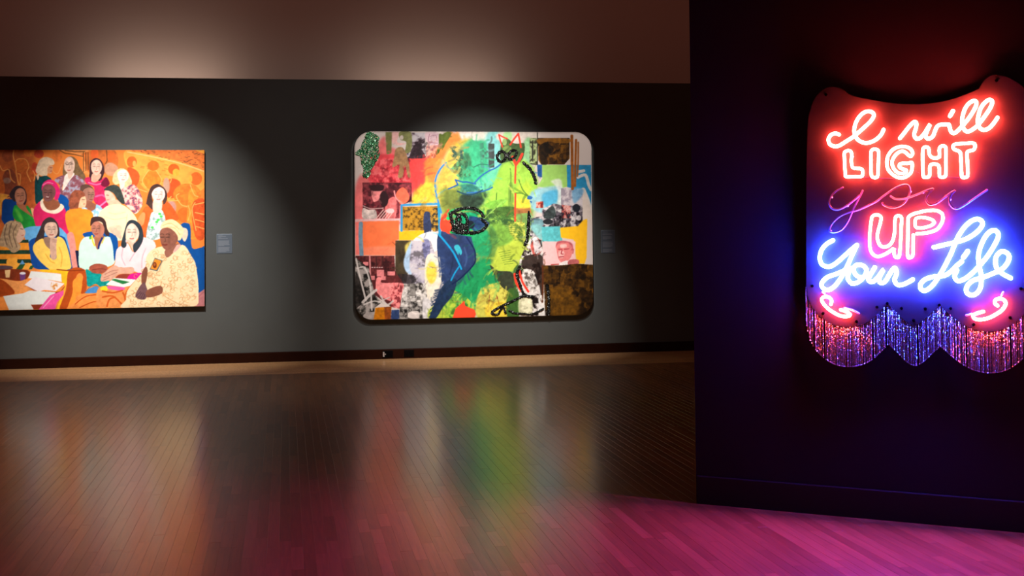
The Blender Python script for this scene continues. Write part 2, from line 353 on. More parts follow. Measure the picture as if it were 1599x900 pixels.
# ------------------------------------------------------------------ paintings: a small software brush lays the flat colours, stored per vertex
def box_blur(a, r):
    if r < 1: return a
    for ax in (0, 1):
        p = np.concatenate([np.repeat(np.take(a, [0], ax), r + 1, ax), a, np.repeat(np.take(a, [-1], ax), r, ax)], ax)
        c = np.cumsum(p, ax); n_ = a.shape[ax]
        a = (np.take(c, range(2 * r + 1, 2 * r + 1 + n_), ax) - np.take(c, range(0, n_), ax)) / (2 * r + 1)
    return a
class Brush:
    SS = 3
    def __init__(s, x0, y0, x1, y1, base, seed=1):
        s.x0, s.y0 = x0, y0; s.w, s.h = int((x1 - x0) * s.SS), int((y1 - y0) * s.SS)
        s.im = np.zeros((s.h, s.w, 3)); s.im[:] = base; s.rs = np.random.RandomState(seed); s.map = lambda p: p
        s.nz = [s.fbm(4), s.fbm(9), s.fbm(22)]
    def fbm(s, cell):
        out = np.zeros((s.h, s.w)); amp = 1.0; tot = 0; c = cell * s.SS
        for o in range(3):
            gh, gw = int(s.h / c) + 3, int(s.w / c) + 3; g = s.rs.rand(gh, gw)
            yy = np.arange(s.h) / c; xx = np.arange(s.w) / c; yi = yy.astype(int); xi = xx.astype(int)
            fy = (yy - yi)[:, None]; fx = (xx - xi)[None]; fy = fy * fy * (3 - 2 * fy); fx = fx * fx * (3 - 2 * fx)
            a = g[yi][:, xi]; b = g[yi][:, xi + 1]; c_ = g[yi + 1][:, xi]; d = g[yi + 1][:, xi + 1]
            out += amp * ((a * (1 - fx) + b * fx) * (1 - fy) + (c_ * (1 - fx) + d * fx) * fy); tot += amp
            amp *= 0.6; c = max(1.5, c / 2.2)
        return out / tot
    def frame(s, ox, oy, k): s.map = lambda p: [(ox + x / k, oy + y / k) for x, y in p]; s.k = k
    def px(s, p): return np.array([((x - s.x0) * s.SS, (y - s.y0) * s.SS) for x, y in s.map(p)])
    def win(s, lo, hi):
        a = np.floor(lo).astype(int); b = np.ceil(hi).astype(int) + 1
        a = np.maximum(a, 0); b = np.minimum(b, (s.w, s.h)); return (a[0], a[1], b[0], b[1]) if (b > a).all() else None
    def mask(s, q):
        wn = s.win(q.min(0) - 1, q.max(0) + 1)
        if wn is None: return None, None
        X, Y = np.meshgrid(np.arange(wn[0], wn[2]) + .5, np.arange(wn[1], wn[3]) + .5); m = np.zeros(X.shape, bool); N = len(q)
        for i in range(N):
            (xa, ya), (xb, yb) = q[i], q[(i + 1) % N]
            if ya == yb: continue
            m ^= ((ya > Y) != (yb > Y)) & (X < (xb - xa) * (Y - ya) / (yb - ya) + xa)
        return m.astype(float), wn
    def lay(s, m, wn, col, al, tex, tn):
        c = np.zeros(m.shape + (3,)); c[:] = col
        nzz = s.nz[tn][wn[1]:wn[3], wn[0]:wn[2]]
        c *= (1 + tex * (nzz - 0.5) * 2)[..., None]
        r = s.im[wn[1]:wn[3], wn[0]:wn[2]]; k = (m * al)[..., None]; r[:] = r * (1 - k) + c * k
    def poly(s, col, pts, sharp=False, soft=0, al=1.0, tex=0.10, tn=0):
        q = s.px(pts)
        if not sharp: q = catmull(q, 4, True)
        m, wn = s.mask(q)
        if m is None: return
        if soft:
            r = int(soft * s.SS); lo = np.array([wn[0] - 2 * r, wn[1] - 2 * r]); hi = np.array([wn[2] + 2 * r, wn[3] + 2 * r])
            w2 = s.win(lo, hi - 1); M2 = np.zeros((w2[3] - w2[1], w2[2] - w2[0])); M2[wn[1] - w2[1]:wn[3] - w2[1], wn[0] - w2[0]:wn[2] - w2[0]] = m
            m = box_blur(box_blur(M2, r), r); wn = w2
        s.lay(m, wn, col, al, tex, tn)
    def ell(s, col, cx, cy, rx, ry, **k): s.poly(col, [(cx + rx * math.cos(a), cy + ry * math.sin(a)) for a in np.linspace(0, 6.283, 12, endpoint=False)], **k)
    def line(s, col, pts, w, al=1.0, tex=0.08, curve=True, taper=False):
        q = s.px(pts); w = w / s.k * s.SS / 2
        if curve and len(q) > 2: q = catmull(q, 4)
        wn = s.win(q.min(0) - w - 1, q.max(0) + w + 1)
        if wn is None: return
        X, Y = np.meshgrid(np.arange(wn[0], wn[2]) + .5, np.arange(wn[1], wn[3]) + .5); m = np.zeros(X.shape)
        for i in range(len(q) - 1):
            a, b = q[i], q[i + 1]; d = b - a; L = d @ d + 1e-9
            t = np.clip(((X - a[0]) * d[0] + (Y - a[1]) * d[1]) / L, 0, 1)
            ww = w * (1 - 0.8 * ((i + t) / (len(q) - 1)) if taper else 1.0)
            m = np.maximum(m, np.clip(ww + .5 - np.hypot(X - a[0] - t * d[0], Y - a[1] - t * d[1]), 0, 1))
        s.lay(m, wn, col, al, tex, 0)
    def speck(s, cols, pts, tn=0, sharp=True, al=1.0, soft=0):
        """tone-separated photograph look: noise cut into the listed colours"""
        q = s.px(pts); q = q if sharp else catmull(q, 4, True); m, wn = s.mask(q)
        if m is None: return
        nzz = s.nz[tn][wn[1]:wn[3], wn[0]:wn[2]]; n0 = s.nz[0][wn[1]:wn[3], wn[0]:wn[2]]
        v = 0.75 * nzz + 0.25 * n0; v = (np.argsort(np.argsort(v.ravel())) / v.size).reshape(v.shape) * len(cols)
        i = np.clip(v.astype(int), 0, len(cols) - 1); c = np.array(cols, float)[i]
        j = np.clip(i + 1, 0, len(cols) - 1); f = np.clip(v - i - 0.6, 0, .4)[..., None] / .4; c = c * (1 - f * .7) + np.array(cols, float)[j] * f * .7
        r = s.im[wn[1]:wn[3], wn[0]:wn[2]]; k = (m * al)[..., None]; r[:] = r * (1 - k) + c * k
    def smear(s, pts, n, length, width, ang=None, al=.6):
        """drag existing paint about inside a region, as a loaded brush does"""
        q = s.px(pts); m, wn = s.mask(catmull(q, 4, True)); yy, xx = np.nonzero(m); k0 = s.k; s0 = s.map; s.map = lambda p: p; s.k = 1.0
        for i in range(n):
            j = s.rs.randint(len(xx)); X, Y = xx[j] + wn[0], yy[j] + wn[1]; c = s.im[min(Y, s.h - 1), min(X, s.w - 1)] * s.rs.uniform(.82, 1.15)
            a = (s.rs.rand() * 6.28) if ang is None else ang + s.rs.uniform(-.5, .5); l = length * s.rs.uniform(.4, 1.2); x, y = s.x0 + X / s.SS, s.y0 + Y / s.SS; bend = s.rs.uniform(-.4, .4)
            s.line(np.minimum(c, 255), [(x, y), (x + l * .5 * math.cos(a), y + l * .5 * math.sin(a)), (x + l * math.cos(a + bend), y + l * math.sin(a + bend))], width * s.rs.uniform(.4, 1.2), al=al * s.rs.uniform(.5, 1), tex=.15)
        s.map = s0; s.k = k0
    def photo(s, cols, pts, n, lo=.05, hi=.22, tn=0, sharp=True):
        """found photograph reduced to tones: soft ground, block and head shapes, grain"""
        s.speck(cols, pts, tn=1, sharp=sharp); P = np.array(pts); a, b_ = P.min(0), P.max(0); L0 = b_ - a
        q = s.px(pts); q = q if sharp else catmull(q, 4, True); M0, w0 = s.mask(q); keep = s.im[w0[1]:w0[3], w0[0]:w0[2]].copy(); full = s.im.copy()
        for i in range(n):
            c = np.array(cols[s.rs.randint(len(cols))], float) * s.rs.uniform(.8, 1.15); x, y = a + s.rs.rand(2) * L0; w = L0.min() * s.rs.uniform(lo, hi); h = w * s.rs.uniform(.6, 2.2)
            if s.rs.rand() < .5: s.poly(np.minimum(c, 255), [(x - w / 2, y - h / 2), (x + w / 2, y - h / 2 + s.rs.uniform(-.2, .2) * h), (x + w / 2, y + h / 2), (x - w / 2, y + h / 2)], sharp=True, tex=.25, al=.85)
            else: s.ell(np.minimum(c, 255), x, y, w / 2, w * .62, tex=.25, al=.85)
        s.speck(cols, pts, tn=tn, sharp=sharp, al=.28)
        r = s.im[w0[1]:w0[3], w0[0]:w0[2]]; part = r.copy(); s.im[:] = full; r = s.im[w0[1]:w0[3], w0[0]:w0[2]]; k = M0[..., None]; r[:] = r * (1 - k) + part * k
    def face(s, col, cx, cy, w, h, tilt=0.0, side=0.0, dark=0.55, hl=True):
        """eyes, nose and mouth brushed on a face of the given box; side shifts them towards where it looks"""
        c = np.array(col, float); dk = c * dark; sh = c * 0.82
        cx2 = cx + side * w * 0.22; ca, sa = math.cos(tilt), math.sin(tilt)
        R = lambda pts: [(cx2 + (x * w) * ca - (y * h) * sa, cy + (x * w) * sa + (y * h) * ca) for x, y in pts]
        if hl: s.poly(np.minimum(255, c * 1.10), R([(-.2, -.38), (.1, -.42), (.2, -.2), (-.15, -.2)]), soft=0.7, al=.7)
        s.poly(sh, R([(.26 if side <= 0 else -.26, -.3), (.40 if side <= 0 else -.40, -.1), (.3 if side <= 0 else -.3, .3), (.18 if side <= 0 else -.18, .1)]), soft=0.8, al=.6)
        for ex in (-.19, .19):
            s.line(dk, R([(ex - .09, -.04), (ex + .09, -.04)]), 0.055 * h, al=.9)
            s.line(dk, R([(ex - .11, -.17), (ex, -.2), (ex + .11, -.16)]), 0.04 * h, al=.7)
        s.line(sh * .9, R([(.0, -.05), (.04, .14), (-.04, .17)]), 0.05 * h, al=.8)
        s.line(np.array([c[0] * .80, c[1] * .55, c[2] * .55]), R([(-.13, .3), (0, .32), (.13, .3)]), 0.07 * h, al=.95)
    def result(s):
        im = s.im.copy()
        for k in range(3): im[..., k] = box_blur(im[..., k], 1)
        return np.clip(im, 0, 255)
    def sample(s, im, X, Y):
        gx = np.clip((X - s.x0) * s.SS - .5, 0, s.w - 1.001); gy = np.clip((Y - s.y0) * s.SS - .5, 0, s.h - 1.001)
        xi = gx.astype(int); yi = gy.astype(int); fx = (gx - xi)[..., None]; fy = (gy - yi)[..., None]
        return (im[yi, xi] * (1 - fx) + im[yi, xi + 1] * fx) * (1 - fy) + (im[yi + 1, xi] * (1 - fx) + im[yi + 1, xi + 1] * fx) * fy

def paint_mat(name, rough, bump):
    m = bpy.data.materials.new(name); m.use_nodes = True; nt = m.node_tree; b = nt.nodes['Principled BSDF']
    a = nt.nodes.new('ShaderNodeVertexColor'); a.layer_name = 'pigment'; nt.links.new(a.outputs['Color'], b.inputs['Base Color'])
    b.inputs['Roughness'].default_value = rough; b.inputs['Specular IOR Level'].default_value = 0.15
    g = nt.nodes.new('ShaderNodeNewGeometry'); t = nt.nodes.new('ShaderNodeTexNoise'); t.inputs['Scale'].default_value = 120
    nt.links.new(g.outputs['Position'], t.inputs['Vector']); bp = nt.nodes.new('ShaderNodeBump'); bp.inputs['Strength'].default_value = bump; bp.inputs['Distance'].default_value = 0.001
    nt.links.new(t.outputs['Fac'], bp.inputs['Height']); nt.links.new(bp.outputs['Normal'], b.inputs['Normal'])
    return m
PAINT_GAIN = 0.88
def paint_surface(name, material, parent, origin, rowspan, t, z0, z1, step, br):
    """grid of vertices on the wall frame; rowspan(z) gives the left and right limit of a row"""
    nz_ = int((z1 - z0) / step) + 1; lim = np.array([rowspan(z) for z in np.linspace(z0, z1, nz_)]); ns = int((lim[:, 1] - lim[:, 0]).max() / step) + 1
    u = np.linspace(0, 1, ns)[None]; Sg = lim[:, :1] * (1 - u) + lim[:, 1:] * u; Zg = np.repeat(np.linspace(z0, z1, nz_)[:, None], ns, 1)
    P = A[None, None] + dW * Sg[..., None] + nW * t; P[..., 2] = Zg
    v = P - CAM; zz = v @ FWD; X = PPX + FPX * (v @ RGT) / zz; Y = PPY - FPX * (v @ UPV) / zz
    c = br.sample(br.result(), X, Y) / 255.0; c = np.where(c <= .04045, c / 12.92, ((c + .055) / 1.055) ** 2.4) * PAINT_GAIN
    me = bpy.data.meshes.new(name); nv = nz_ * ns; nf = (nz_ - 1) * (ns - 1)
    i = (np.arange(nz_ - 1)[:, None] * ns + np.arange(ns - 1)[None]).ravel(); q = np.stack([i, i + 1, i + ns + 1, i + ns], 1).ravel()
    me.vertices.add(nv); me.vertices.foreach_set('co', (P.reshape(-1, 3) - origin).ravel())
    me.loops.add(nf * 4); me.loops.foreach_set('vertex_index', q.astype(np.int32)); me.polygons.add(nf)
    me.polygons.foreach_set('loop_start', (np.arange(nf) * 4).astype(np.int32)); me.update(calc_edges=True); me.validate()
    at = me.color_attributes.new('pigment', 'FLOAT_COLOR', 'POINT'); at.data.foreach_set('color', np.concatenate([c.reshape(-1, 3), np.ones((nv, 1))], 1).ravel())
    me.materials.append(material); o = bpy.data.objects.new(name, me); COL.objects.link(o); o.parent = parent; return o

# ---- first painting: a crowd of seated and standing figures against orange
b = Brush(-80, 226, 330, 494, (232, 128, 52), 3); P_, E_, L_ = b.poly, b.ell, b.line
b.frame(0, 220, 6.428)
P_((178, 86, 38), [(-520, 60), (330, 60), (345, 300), (365, 640), (330, 960), (-520, 960)], sharp=True, soft=3, tex=.25, tn=1)
for c, x, y, rx, ry in (((140, 64, 34), 80, 150, 60, 62), ((128, 60, 40), 95, 430, 75, 150), ((200, 100, 38), 215, 245, 72, 72), ((176, 82, 32), 285, 440, 80, 165), ((184, 60, 36), 390, 130, 50, 44), ((218, 112, 46), 575, 150, 50, 60), ((188, 62, 36), 350, 275, 34, 60),
                        ((222, 120, 48), 290, 120, 55, 40), ((150, 110, 95), 70, 400, 40, 30), ((170, 75, 36), -120, 260, 90, 120), ((140, 60, 34), -300, 330, 120, 160), ((205, 105, 42), -230, 130, 70, 60), ((160, 70, 34), -420, 260, 90, 140), ((196, 92, 36), -60, 480, 110, 150)):
    E_(c, x, y, rx, ry, tex=.2, al=.9)
for pts in ([(140, 95), (132, 150), (158, 260), (165, 330), (190, 450)], [(0, 250), (30, 300), (90, 290), (110, 380), (150, 420)], [(150, 210), (190, 180), (260, 190), (290, 260), (270, 320), (310, 410)], [(0, 530), (60, 540), (110, 560), (60, 580)], [(330, 300), (350, 340), (340, 400)],
            [(-80, 120), (-40, 260), (-60, 400)], [(-330, 150), (-280, 260), (-220, 380)], [(180, 330), (205, 345), (200, 440)], [(520, 210), (530, 300), (580, 330), (620, 240)]): L_((236, 152, 76), pts, 9)
P_((238, 146, 78), [(610, 95), (890, 95), (900, 330), (830, 300), (820, 160)], tex=.15); P_((205, 105, 45), [(840, 120), (1150, 95), (1157, 300), (900, 320), (850, 200)], tex=.25, tn=1)
for pts in ([(600, 96), (650, 125), (760, 140), (835, 158)], [(650, 96), (760, 110), (850, 108)], [(836, 110), (840, 310)], [(862, 120), (862, 300)], [(884, 120), (886, 290)], [(1070, 95), (1075, 200), (1060, 230)]): L_((70, 55, 30), pts, 7, curve=False)
E_((225, 95, 40), 950, 130, 40, 50); E_((195, 150, 125), 1105, 270, 55, 50, soft=1); E_((215, 100, 40), 1120, 160, 45, 55)
b.frame(160, 220, 6.428)
P_((250, 158, 66), [(240, 92), (560, 150), (1030, 300), (1030, 470), (700, 600), (420, 480), (330, 300), (240, 250)], tex=.12, tn=1)
P_((226, 118, 54), [(250, 90), (1030, 90), (1030, 300), (800, 215), (560, 150)], sharp=True, tex=.2)
for i in range(46):
    x = 300 + b.rs.rand() * 720; y = 96 + b.rs.rand() * (0.26 * (x - 280)) * .95; a = -.5 + b.rs.rand() * .9; l = 10 + b.rs.rand() * 22
    L_((75, 55, 35) if b.rs.rand() < .65 else (150, 70, 30), [(x, y), (x + l * math.cos(a), y + l * math.sin(a))], 5, curve=False)
L_((252, 190, 120), [(250, 112), (560, 172), (800, 232), (1022, 308)], 10); P_((245, 165, 60), [(930, 95), (1022, 95), (1022, 130)], sharp=True)
for i in range(26):
    x = 380 + b.rs.rand() * 260; y = 190 + b.rs.rand() * 230; L_((226, 112, 40), [(x, y), (x + 34, y + 6)], 9, al=.7)
E_((196, 142, 112), 90, 292, 70, 62, soft=.6); E_((226, 98, 34), 295, 212, 50, 56); P_((220, 86, 36), [(250, 275), (330, 290), (372, 350), (350, 440), (300, 460)]); E_((246, 160, 80), 320, 230, 18, 30)
E_((226, 106, 32), 510, 250, 58, 50); E_((238, 128, 42), 500, 395, 95, 95, tex=.2); E_((214, 92, 28), 715, 285, 56, 54); E_((248, 164, 56), 738, 318, 34, 38)
P_((214, 82, 32), [(660, 400), (720, 380), (785, 430), (740, 560), (650, 560)]); E_((192, 150, 128), 642, 450, 34, 80, soft=.8); E_((214, 100, 36), 940, 380, 60, 66); E_((248, 160, 60), 885, 380, 18, 36)
E_((228, 120, 42), 850, 540, 140, 110, tex=.2); E_((222, 106, 36), 820, 745, 70, 75); P_((236, 140, 48), [(880, 480), (960, 560), (930, 760), (960, 960), (860, 960), (850, 700)], tex=.2)
P_((214, 84, 36), [(900, 640), (1030, 600), (1030, 960), (930, 960)], tex=.2); E_((190, 140, 130), 690, 670, 50, 70, soft=1)
for pts in ([(460, 300), (400, 400), (440, 470)], [(540, 300), (590, 380), (580, 440)], [(770, 530), (740, 560), (790, 640), (850, 660)], [(860, 650), (880, 720), (860, 800)], [(930, 620), (900, 700), (940, 900)], [(930, 640), (1022, 620)], [(930, 720), (1022, 740)], [(930, 790), (1022, 815)], [(940, 860), (1022, 885)], [(350, 480), (450, 515)], [(690, 560), (660, 600), (760, 600)],
            [(880, 440), (920, 540), (960, 560)], [(670, 360), (690, 385), (680, 420)]): L_((252, 176, 92), pts, 8)
b.frame(0, 220, 6.428)
# top row figures
P_((228, 200, 168), [(358, 300), (375, 240), (405, 185), (460, 163), (520, 180), (546, 215), (540, 240), (505, 250), (482, 300), (470, 350), (420, 352), (375, 330)], tex=.14)
P_((216, 152, 112), [(500, 245), (531, 258), (524, 300), (514, 326), (482, 326), (476, 280)]); L_((150, 80, 60), [(500, 268), (522, 270)], 7); L_((170, 80, 70), [(505, 306), (520, 304)], 7)
P_((4, 64, 70), [(352, 400), (378, 330), (402, 358), (470, 352), (518, 392), (480, 420), (440, 450), (430, 580), (360, 632), (350, 480)], tex=.25); P_((226, 186, 156), [(362, 355), (384, 332), (392, 370), (372, 400)]); L_((4, 40, 50), [(360, 360), (380, 420)], 10)
P_((120, 92, 62), [(640, 400), (630, 300), (650, 200), (680, 165), (720, 156), (770, 190), (800, 260), (856, 350), (845, 404), (790, 395), (740, 360), (660, 350)], tex=.25)
b.speck([(136, 78, 92), (150, 92, 104), (160, 116, 128), (164, 160, 182)], [(548, 400), (580, 365), (655, 345), (642, 400), (625, 492), (742, 345), (845, 402), (850, 440), (800, 500), (740, 510), (690, 592), (590, 545), (600, 450)], sharp=False)
P_((238, 228, 218), [(650, 352), (690, 320), (738, 322), (744, 344), (700, 400), (642, 492), (626, 490), (640, 400)]); P_((226, 190, 170), [(645, 215), (665, 176), (700, 160), (735, 185), (750, 230), (745, 290), (715, 332), (685, 326), (650, 290)]); P_((222, 186, 166), [(680, 310), (735, 310), (720, 360), (690, 380)])
b.face((226, 190, 170), 697, 245, 100, 165, side=-.2); L_((110, 80, 72), [(655, 225), (680, 240), (700, 222), (735, 235)], 6)
P_((62, 34, 40), [(905, 406), (898, 300), (905, 220), (940, 180), (980, 176), (1020, 205), (1047, 280), (1040, 340), (1008, 406), (985, 400)], tex=.2)
P_((206, 36, 92), [(850, 380), (900, 365), (920, 412), (1000, 402), (1060, 365), (1100, 430), (1060, 460), (1062, 600), (1092, 640), (1030, 682), (940, 600), (945, 470), (870, 432)], tex=.15); P_((226, 168, 144), [(930, 330), (1010, 330), (1005, 372), (960, 416), (916, 402)])
P_((236, 192, 172), [(915, 240), (935, 205), (975, 190), (1010, 215), (1024, 260), (1010, 312), (975, 342), (940, 332), (918, 290)]); b.face((236, 192, 172), 968, 262, 105, 150)
P_((112, 14, 50), [(1010, 440), (1040, 390), (1070, 366), (1102, 430), (1060, 466)]); L_((236, 110, 160), [(890, 420), (960, 440), (1010, 430)], 14); L_((230, 90, 150), [(960, 560), (1020, 545), (1050, 560)], 18); L_((236, 130, 180), [(1000, 660), (1050, 620), (1075, 600)], 16)
P_((0, 78, 160), [(580, 545), (640, 548), (692, 600), (697, 690), (684, 740), (600, 640)])
P_((94, 64, 54), [(805, 500), (815, 450), (870, 436), (920, 460), (945, 500), (900, 480), (850, 490), (835, 525)]); P_((162, 112, 96), [(832, 520), (850, 485), (900, 468), (942, 495), (950, 550), (925, 612), (890, 622), (850, 590)]); b.face((162, 112, 96), 905, 545, 90, 140, side=.4)
P_((152, 92, 72), [(850, 640), (880, 600), (930, 620), (968, 650), (930, 706), (870, 690)]); P_((150, 200, 236), [(820, 680), (860, 670), (900, 706), (955, 685), (970, 638), (1028, 685), (1000, 760), (920, 800), (830, 720)])
for x, y in ((850, 690), (885, 735), (930, 725), (965, 745), (975, 690), (1000, 705), (945, 765)): E_((246, 250, 252), x, y, 13, 13)
P_((252, 152, 42), [(676, 760), (700, 696), (780, 690), (860, 720), (912, 772), (920, 960), (720, 960), (690, 840)], tex=.14, tn=1); P_((226, 110, 24), [(870, 740), (912, 780), (918, 900), (880, 960), (870, 850)], soft=1, al=.6)
P_((236, 192, 152), [(785, 600), (838, 538), (866, 600), (856, 662), (812, 674), (780, 660)]); P_((148, 78, 54), [(688, 640), (700, 570), (730, 510), (790, 494), (842, 520), (852, 555), (815, 570), (795, 620), (775, 692), (715, 694), (695, 662)], tex=.3); L_((120, 70, 60), [(825, 590), (848, 592)], 7); L_((180, 80, 70), [(838, 636), (852, 634)], 7)
b.frame(160, 220, 6.428)
P_((236, 192, 144), [(100, 400), (115, 330), (160, 285), (210, 277), (255, 310), (277, 360), (297, 420), (270, 470), (220, 492), (190, 430), (130, 440)], tex=.16); P_((250, 226, 212), [(150, 330), (180, 296), (220, 290), (257, 320), (262, 370), (230, 412), (190, 422), (160, 390)]); b.face((250, 226, 212), 207, 352, 100, 125)
P_((248, 220, 200), [(170, 410), (220, 410), (215, 480), (190, 520)]); b.speck([(120, 76, 104), (206, 104, 112), (226, 152, 146), (238, 186, 176), (244, 204, 192)], [(195, 482), (250, 460), (300, 438), (350, 470), (392, 560), (402, 640), (362, 712), (320, 732), (270, 680), (220, 630), (200, 560)], sharp=False)
P_((236, 192, 168), [(20, 510), (60, 498), (110, 540), (132, 590), (100, 612), (60, 628), (35, 590)]); P_((226, 182, 154), [(58, 630), (140, 590), (192, 642), (160, 672), (90, 674)])
P_((56, 62, 58), [(12, 492), (60, 455), (120, 442), (170, 465), (200, 530), (224, 620), (200, 634), (150, 590), (112, 530), (60, 502)], tex=.3); L_((140, 90, 80), [(40, 545), (62, 548)], 7); L_((200, 100, 95), [(45, 595), (64, 592)], 8)
P_((253, 228, 186), [(-44, 760), (20, 672), (90, 642), (190, 640), (270, 690), (330, 760), (356, 840), (340, 980), (-20, 980)], tex=.05, tn=1)
for pts in ([(20, 760), (120, 790), (240, 770)], [(60, 720), (140, 735), (230, 715)], [(250, 740), (240, 820), (260, 900)]): L_((240, 205, 160), pts, 8)
P_((236, 102, 42), [(395, 730), (440, 660), (510, 690), (470, 800), (450, 960), (370, 960)], tex=.14); P_((230, 92, 36), [(588, 680), (640, 612), (700, 660), (765, 790), (640, 800), (620, 800)], tex=.14); P_((250, 150, 90), [(350, 800), (400, 720), (430, 740), (410, 840), (370, 850)])
b.speck([(150, 176, 172), (184, 206, 206), (206, 226, 228), (220, 236, 236), (228, 240, 238)], [(440, 980), (480, 760), (510, 712), (590, 690), (632, 790), (600, 870), (580, 980)], sharp=False)
for x, y in ((575, 735), (560, 795), (545, 815), (500, 870), (590, 760)): E_((84, 214, 96), x, y, 16, 12)
P_((72, 48, 44), [(438, 630), (460, 530), (490, 460), (545, 433), (600, 455), (642, 510), (648, 590), (612, 642), (595, 560), (500, 540), (512, 640), (500, 692), (450, 642)], tex=.3); P_((246, 208, 192), [(512, 600), (592, 600), (596, 680), (560, 722), (510, 712)])
P_((251, 217, 208), [(495, 530), (520, 485), (570, 465), (616, 490), (627, 550), (602, 602), (560, 627), (520, 602), (500, 560)]); b.face((251, 217, 208), 562, 542, 120, 150)
b.frame(0, 220, 6.428)
P_((0, 60, 132), [(16, 830), (28, 600), (70, 586), (150, 598), (175, 660), (140, 760), (140, 850), (40, 860)], tex=.1); P_((235, 160, 60), [(-60, 560), (40, 540), (80, 560), (20, 620), (10, 760), (-60, 780)], tex=.2); P_((190, 95, 40), [(-420, 600), (-60, 560), (10, 780), (30, 900), (-420, 960)], tex=.25, tn=1)
P_((28, 142, 50), [(128, 710), (150, 645), (200, 670), (262, 722), (265, 650), (302, 682), (340, 770), (358, 860), (300, 960), (225, 890), (190, 830), (136, 772)], tex=.2, tn=1); P_((96, 190, 66), [(150, 690), (180, 690), (230, 780), (210, 810)], soft=1, al=.8); P_((240, 170, 120), [(310, 680), (345, 690), (350, 760), (335, 780)])
P_((166, 98, 68), [(165, 620), (240, 630), (272, 690), (342, 775), (262, 722), (190, 672)]); P_((48, 34, 40), [(93, 545), (130, 480), (180, 450), (240, 475), (267, 540), (264, 620), (238, 642), (225, 560), (165, 560), (155, 612), (125, 592)], tex=.2)
P_((182, 118, 92), [(148, 560), (160, 500), (200, 474), (246, 500), (260, 570), (240, 622), (200, 642), (165, 612)]); b.face((182, 118, 92), 205, 557, 105, 155, tilt=-.1)
P_((216, 32, 96), [(336, 700), (405, 605), (430, 680), (500, 720), (580, 720), (640, 668), (672, 750), (684, 820), (712, 960), (600, 960), (480, 900), (400, 860), (356, 850)], tex=.12, tn=1); P_((246, 228, 204), [(402, 622), (430, 584), (450, 650), (490, 690), (560, 684), (606, 632), (644, 670), (580, 727), (500, 727), (425, 692)])
P_((150, 86, 58), [(438, 600), (540, 585), (604, 636), (560, 690), (485, 694), (446, 650)]); P_((226, 30, 110), [(418, 480), (430, 430), (480, 392), (540, 400), (582, 450), (604, 520), (578, 592), (545, 582), (557, 500), (510, 438), (450, 448), (425, 500)], tex=.12); L_((246, 120, 170), [(430, 445), (480, 418), (530, 430)], 10)
P_((126, 78, 76), [(424, 490), (450, 446), (500, 436), (545, 468), (560, 520), (540, 572), (510, 602), (460, 607), (430, 562)]); b.face((126, 78, 76), 490, 525, 125, 160, side=-.3); L_((236, 210, 205), [(466, 562), (488, 566)], 7)
b.frame(0, 340, 5.622)
# front row
P_((100, 172, 226), [(200, 120), (250, 82), (350, 74), (500, 78), (562, 120), (602, 180), (618, 300), (560, 300), (300, 260), (250, 240)]); P_((8, 70, 150), [(248, 230), (330, 172), (540, 160), (592, 240), (628, 380), (626, 456), (350, 456), (270, 400)])
P_((251, 150, 42), [(588, -60), (800, -60), (806, 100), (740, 150), (722, 220), (692, 292), (660, 282), (650, 180), (592, 100)], tex=.12, tn=1); P_((226, 144, 134), [(588, 150), (642, 138), (672, 290), (688, 442), (640, 452), (612, 280)]); P_((18, 24, 60), [(660, 290), (690, 288), (694, 400), (722, 452), (684, 452)], sharp=True)
P_((0, 76, 156), [(735, 165), (780, 125), (900, 128), (962, 130), (1030, 180), (1030, 320), (980, 300)]); P_((250, 200, 170), [(950, 90), (1060, 70), (1060, 160), (1000, 150)])
P_((246, 152, 44), [(-40, 250), (60, 258), (110, 300), (180, 260), (178, 220), (246, 198), (272, 370), (266, 412), (-40, 420)], sharp=True)
for y0, y1 in ((195, 222), (284, 320), (366, 404)): P_((28, 58, 42), [(-40 if y0 > 200 else 178, y0), (248 + (y0 - 195) * .12, y0), (252 + (y1 - 195) * .12, y1), (-40 if y0 > 200 else 170, y1)], sharp=True, tex=.3)
P_((250, 170, 60), [(70, 362), (150, 352), (158, 400), (272, 400), (262, 450), (130, 472), (60, 412)]); P_((40, 84, 44), [(130, 468), (172, 412), (222, 408), (190, 462)], sharp=True); P_((40, 84, 44), [(250, 460), (268, 424), (300, 418), (278, 458)], sharp=True); P_((90, 150, 206), [(172, 412), (195, 372), (220, 408)], sharp=True)
P_((216, 172, 146), [(150, 60), (185, 48), (206, 90), (224, 130), (202, 192), (165, 222), (138, 190), (138, 110)]); L_((110, 80, 80), [(180, 98), (202, 102)], 7); L_((180, 90, 80), [(190, 158), (206, 154)], 7)
P_((176, 146, 112), [(-10, 240), (20, 120), (50, 50), (110, 26), (186, 48), (165, 108), (142, 190), (182, 250), (160, 292), (110, 308), (60, 262)], tex=.3)
for pts in ([(60, 60), (40, 150), (60, 240)], [(100, 50), (80, 150), (110, 260)], [(150, 60), (115, 140), (150, 260)]): L_((112, 88, 72), pts, 8)
P_((58, 44, 46), [(306, 206), (350, 100), (380, 30), (430, -4), (480, 16), (517, 80), (520, 162), (490, 164), (480, 60), (420, 50), (392, 130), (382, 192), (330, 218)], tex=.2)
P_((253, 207, 94), [(288, 262), (310, 220), (375, 184), (402, 240), (440, 282), (442, 352), (495, 357), (490, 230), (505, 168), (556, 190), (592, 270), (620, 390), (612, 452), (470, 464), (430, 452), (350, 382), (300, 312)], tex=.07); L_((226, 165, 60), [(400, 320), (440, 380), (480, 400)], 8); L_((226, 165, 60), [(520, 260), (545, 340), (535, 430)], 8)
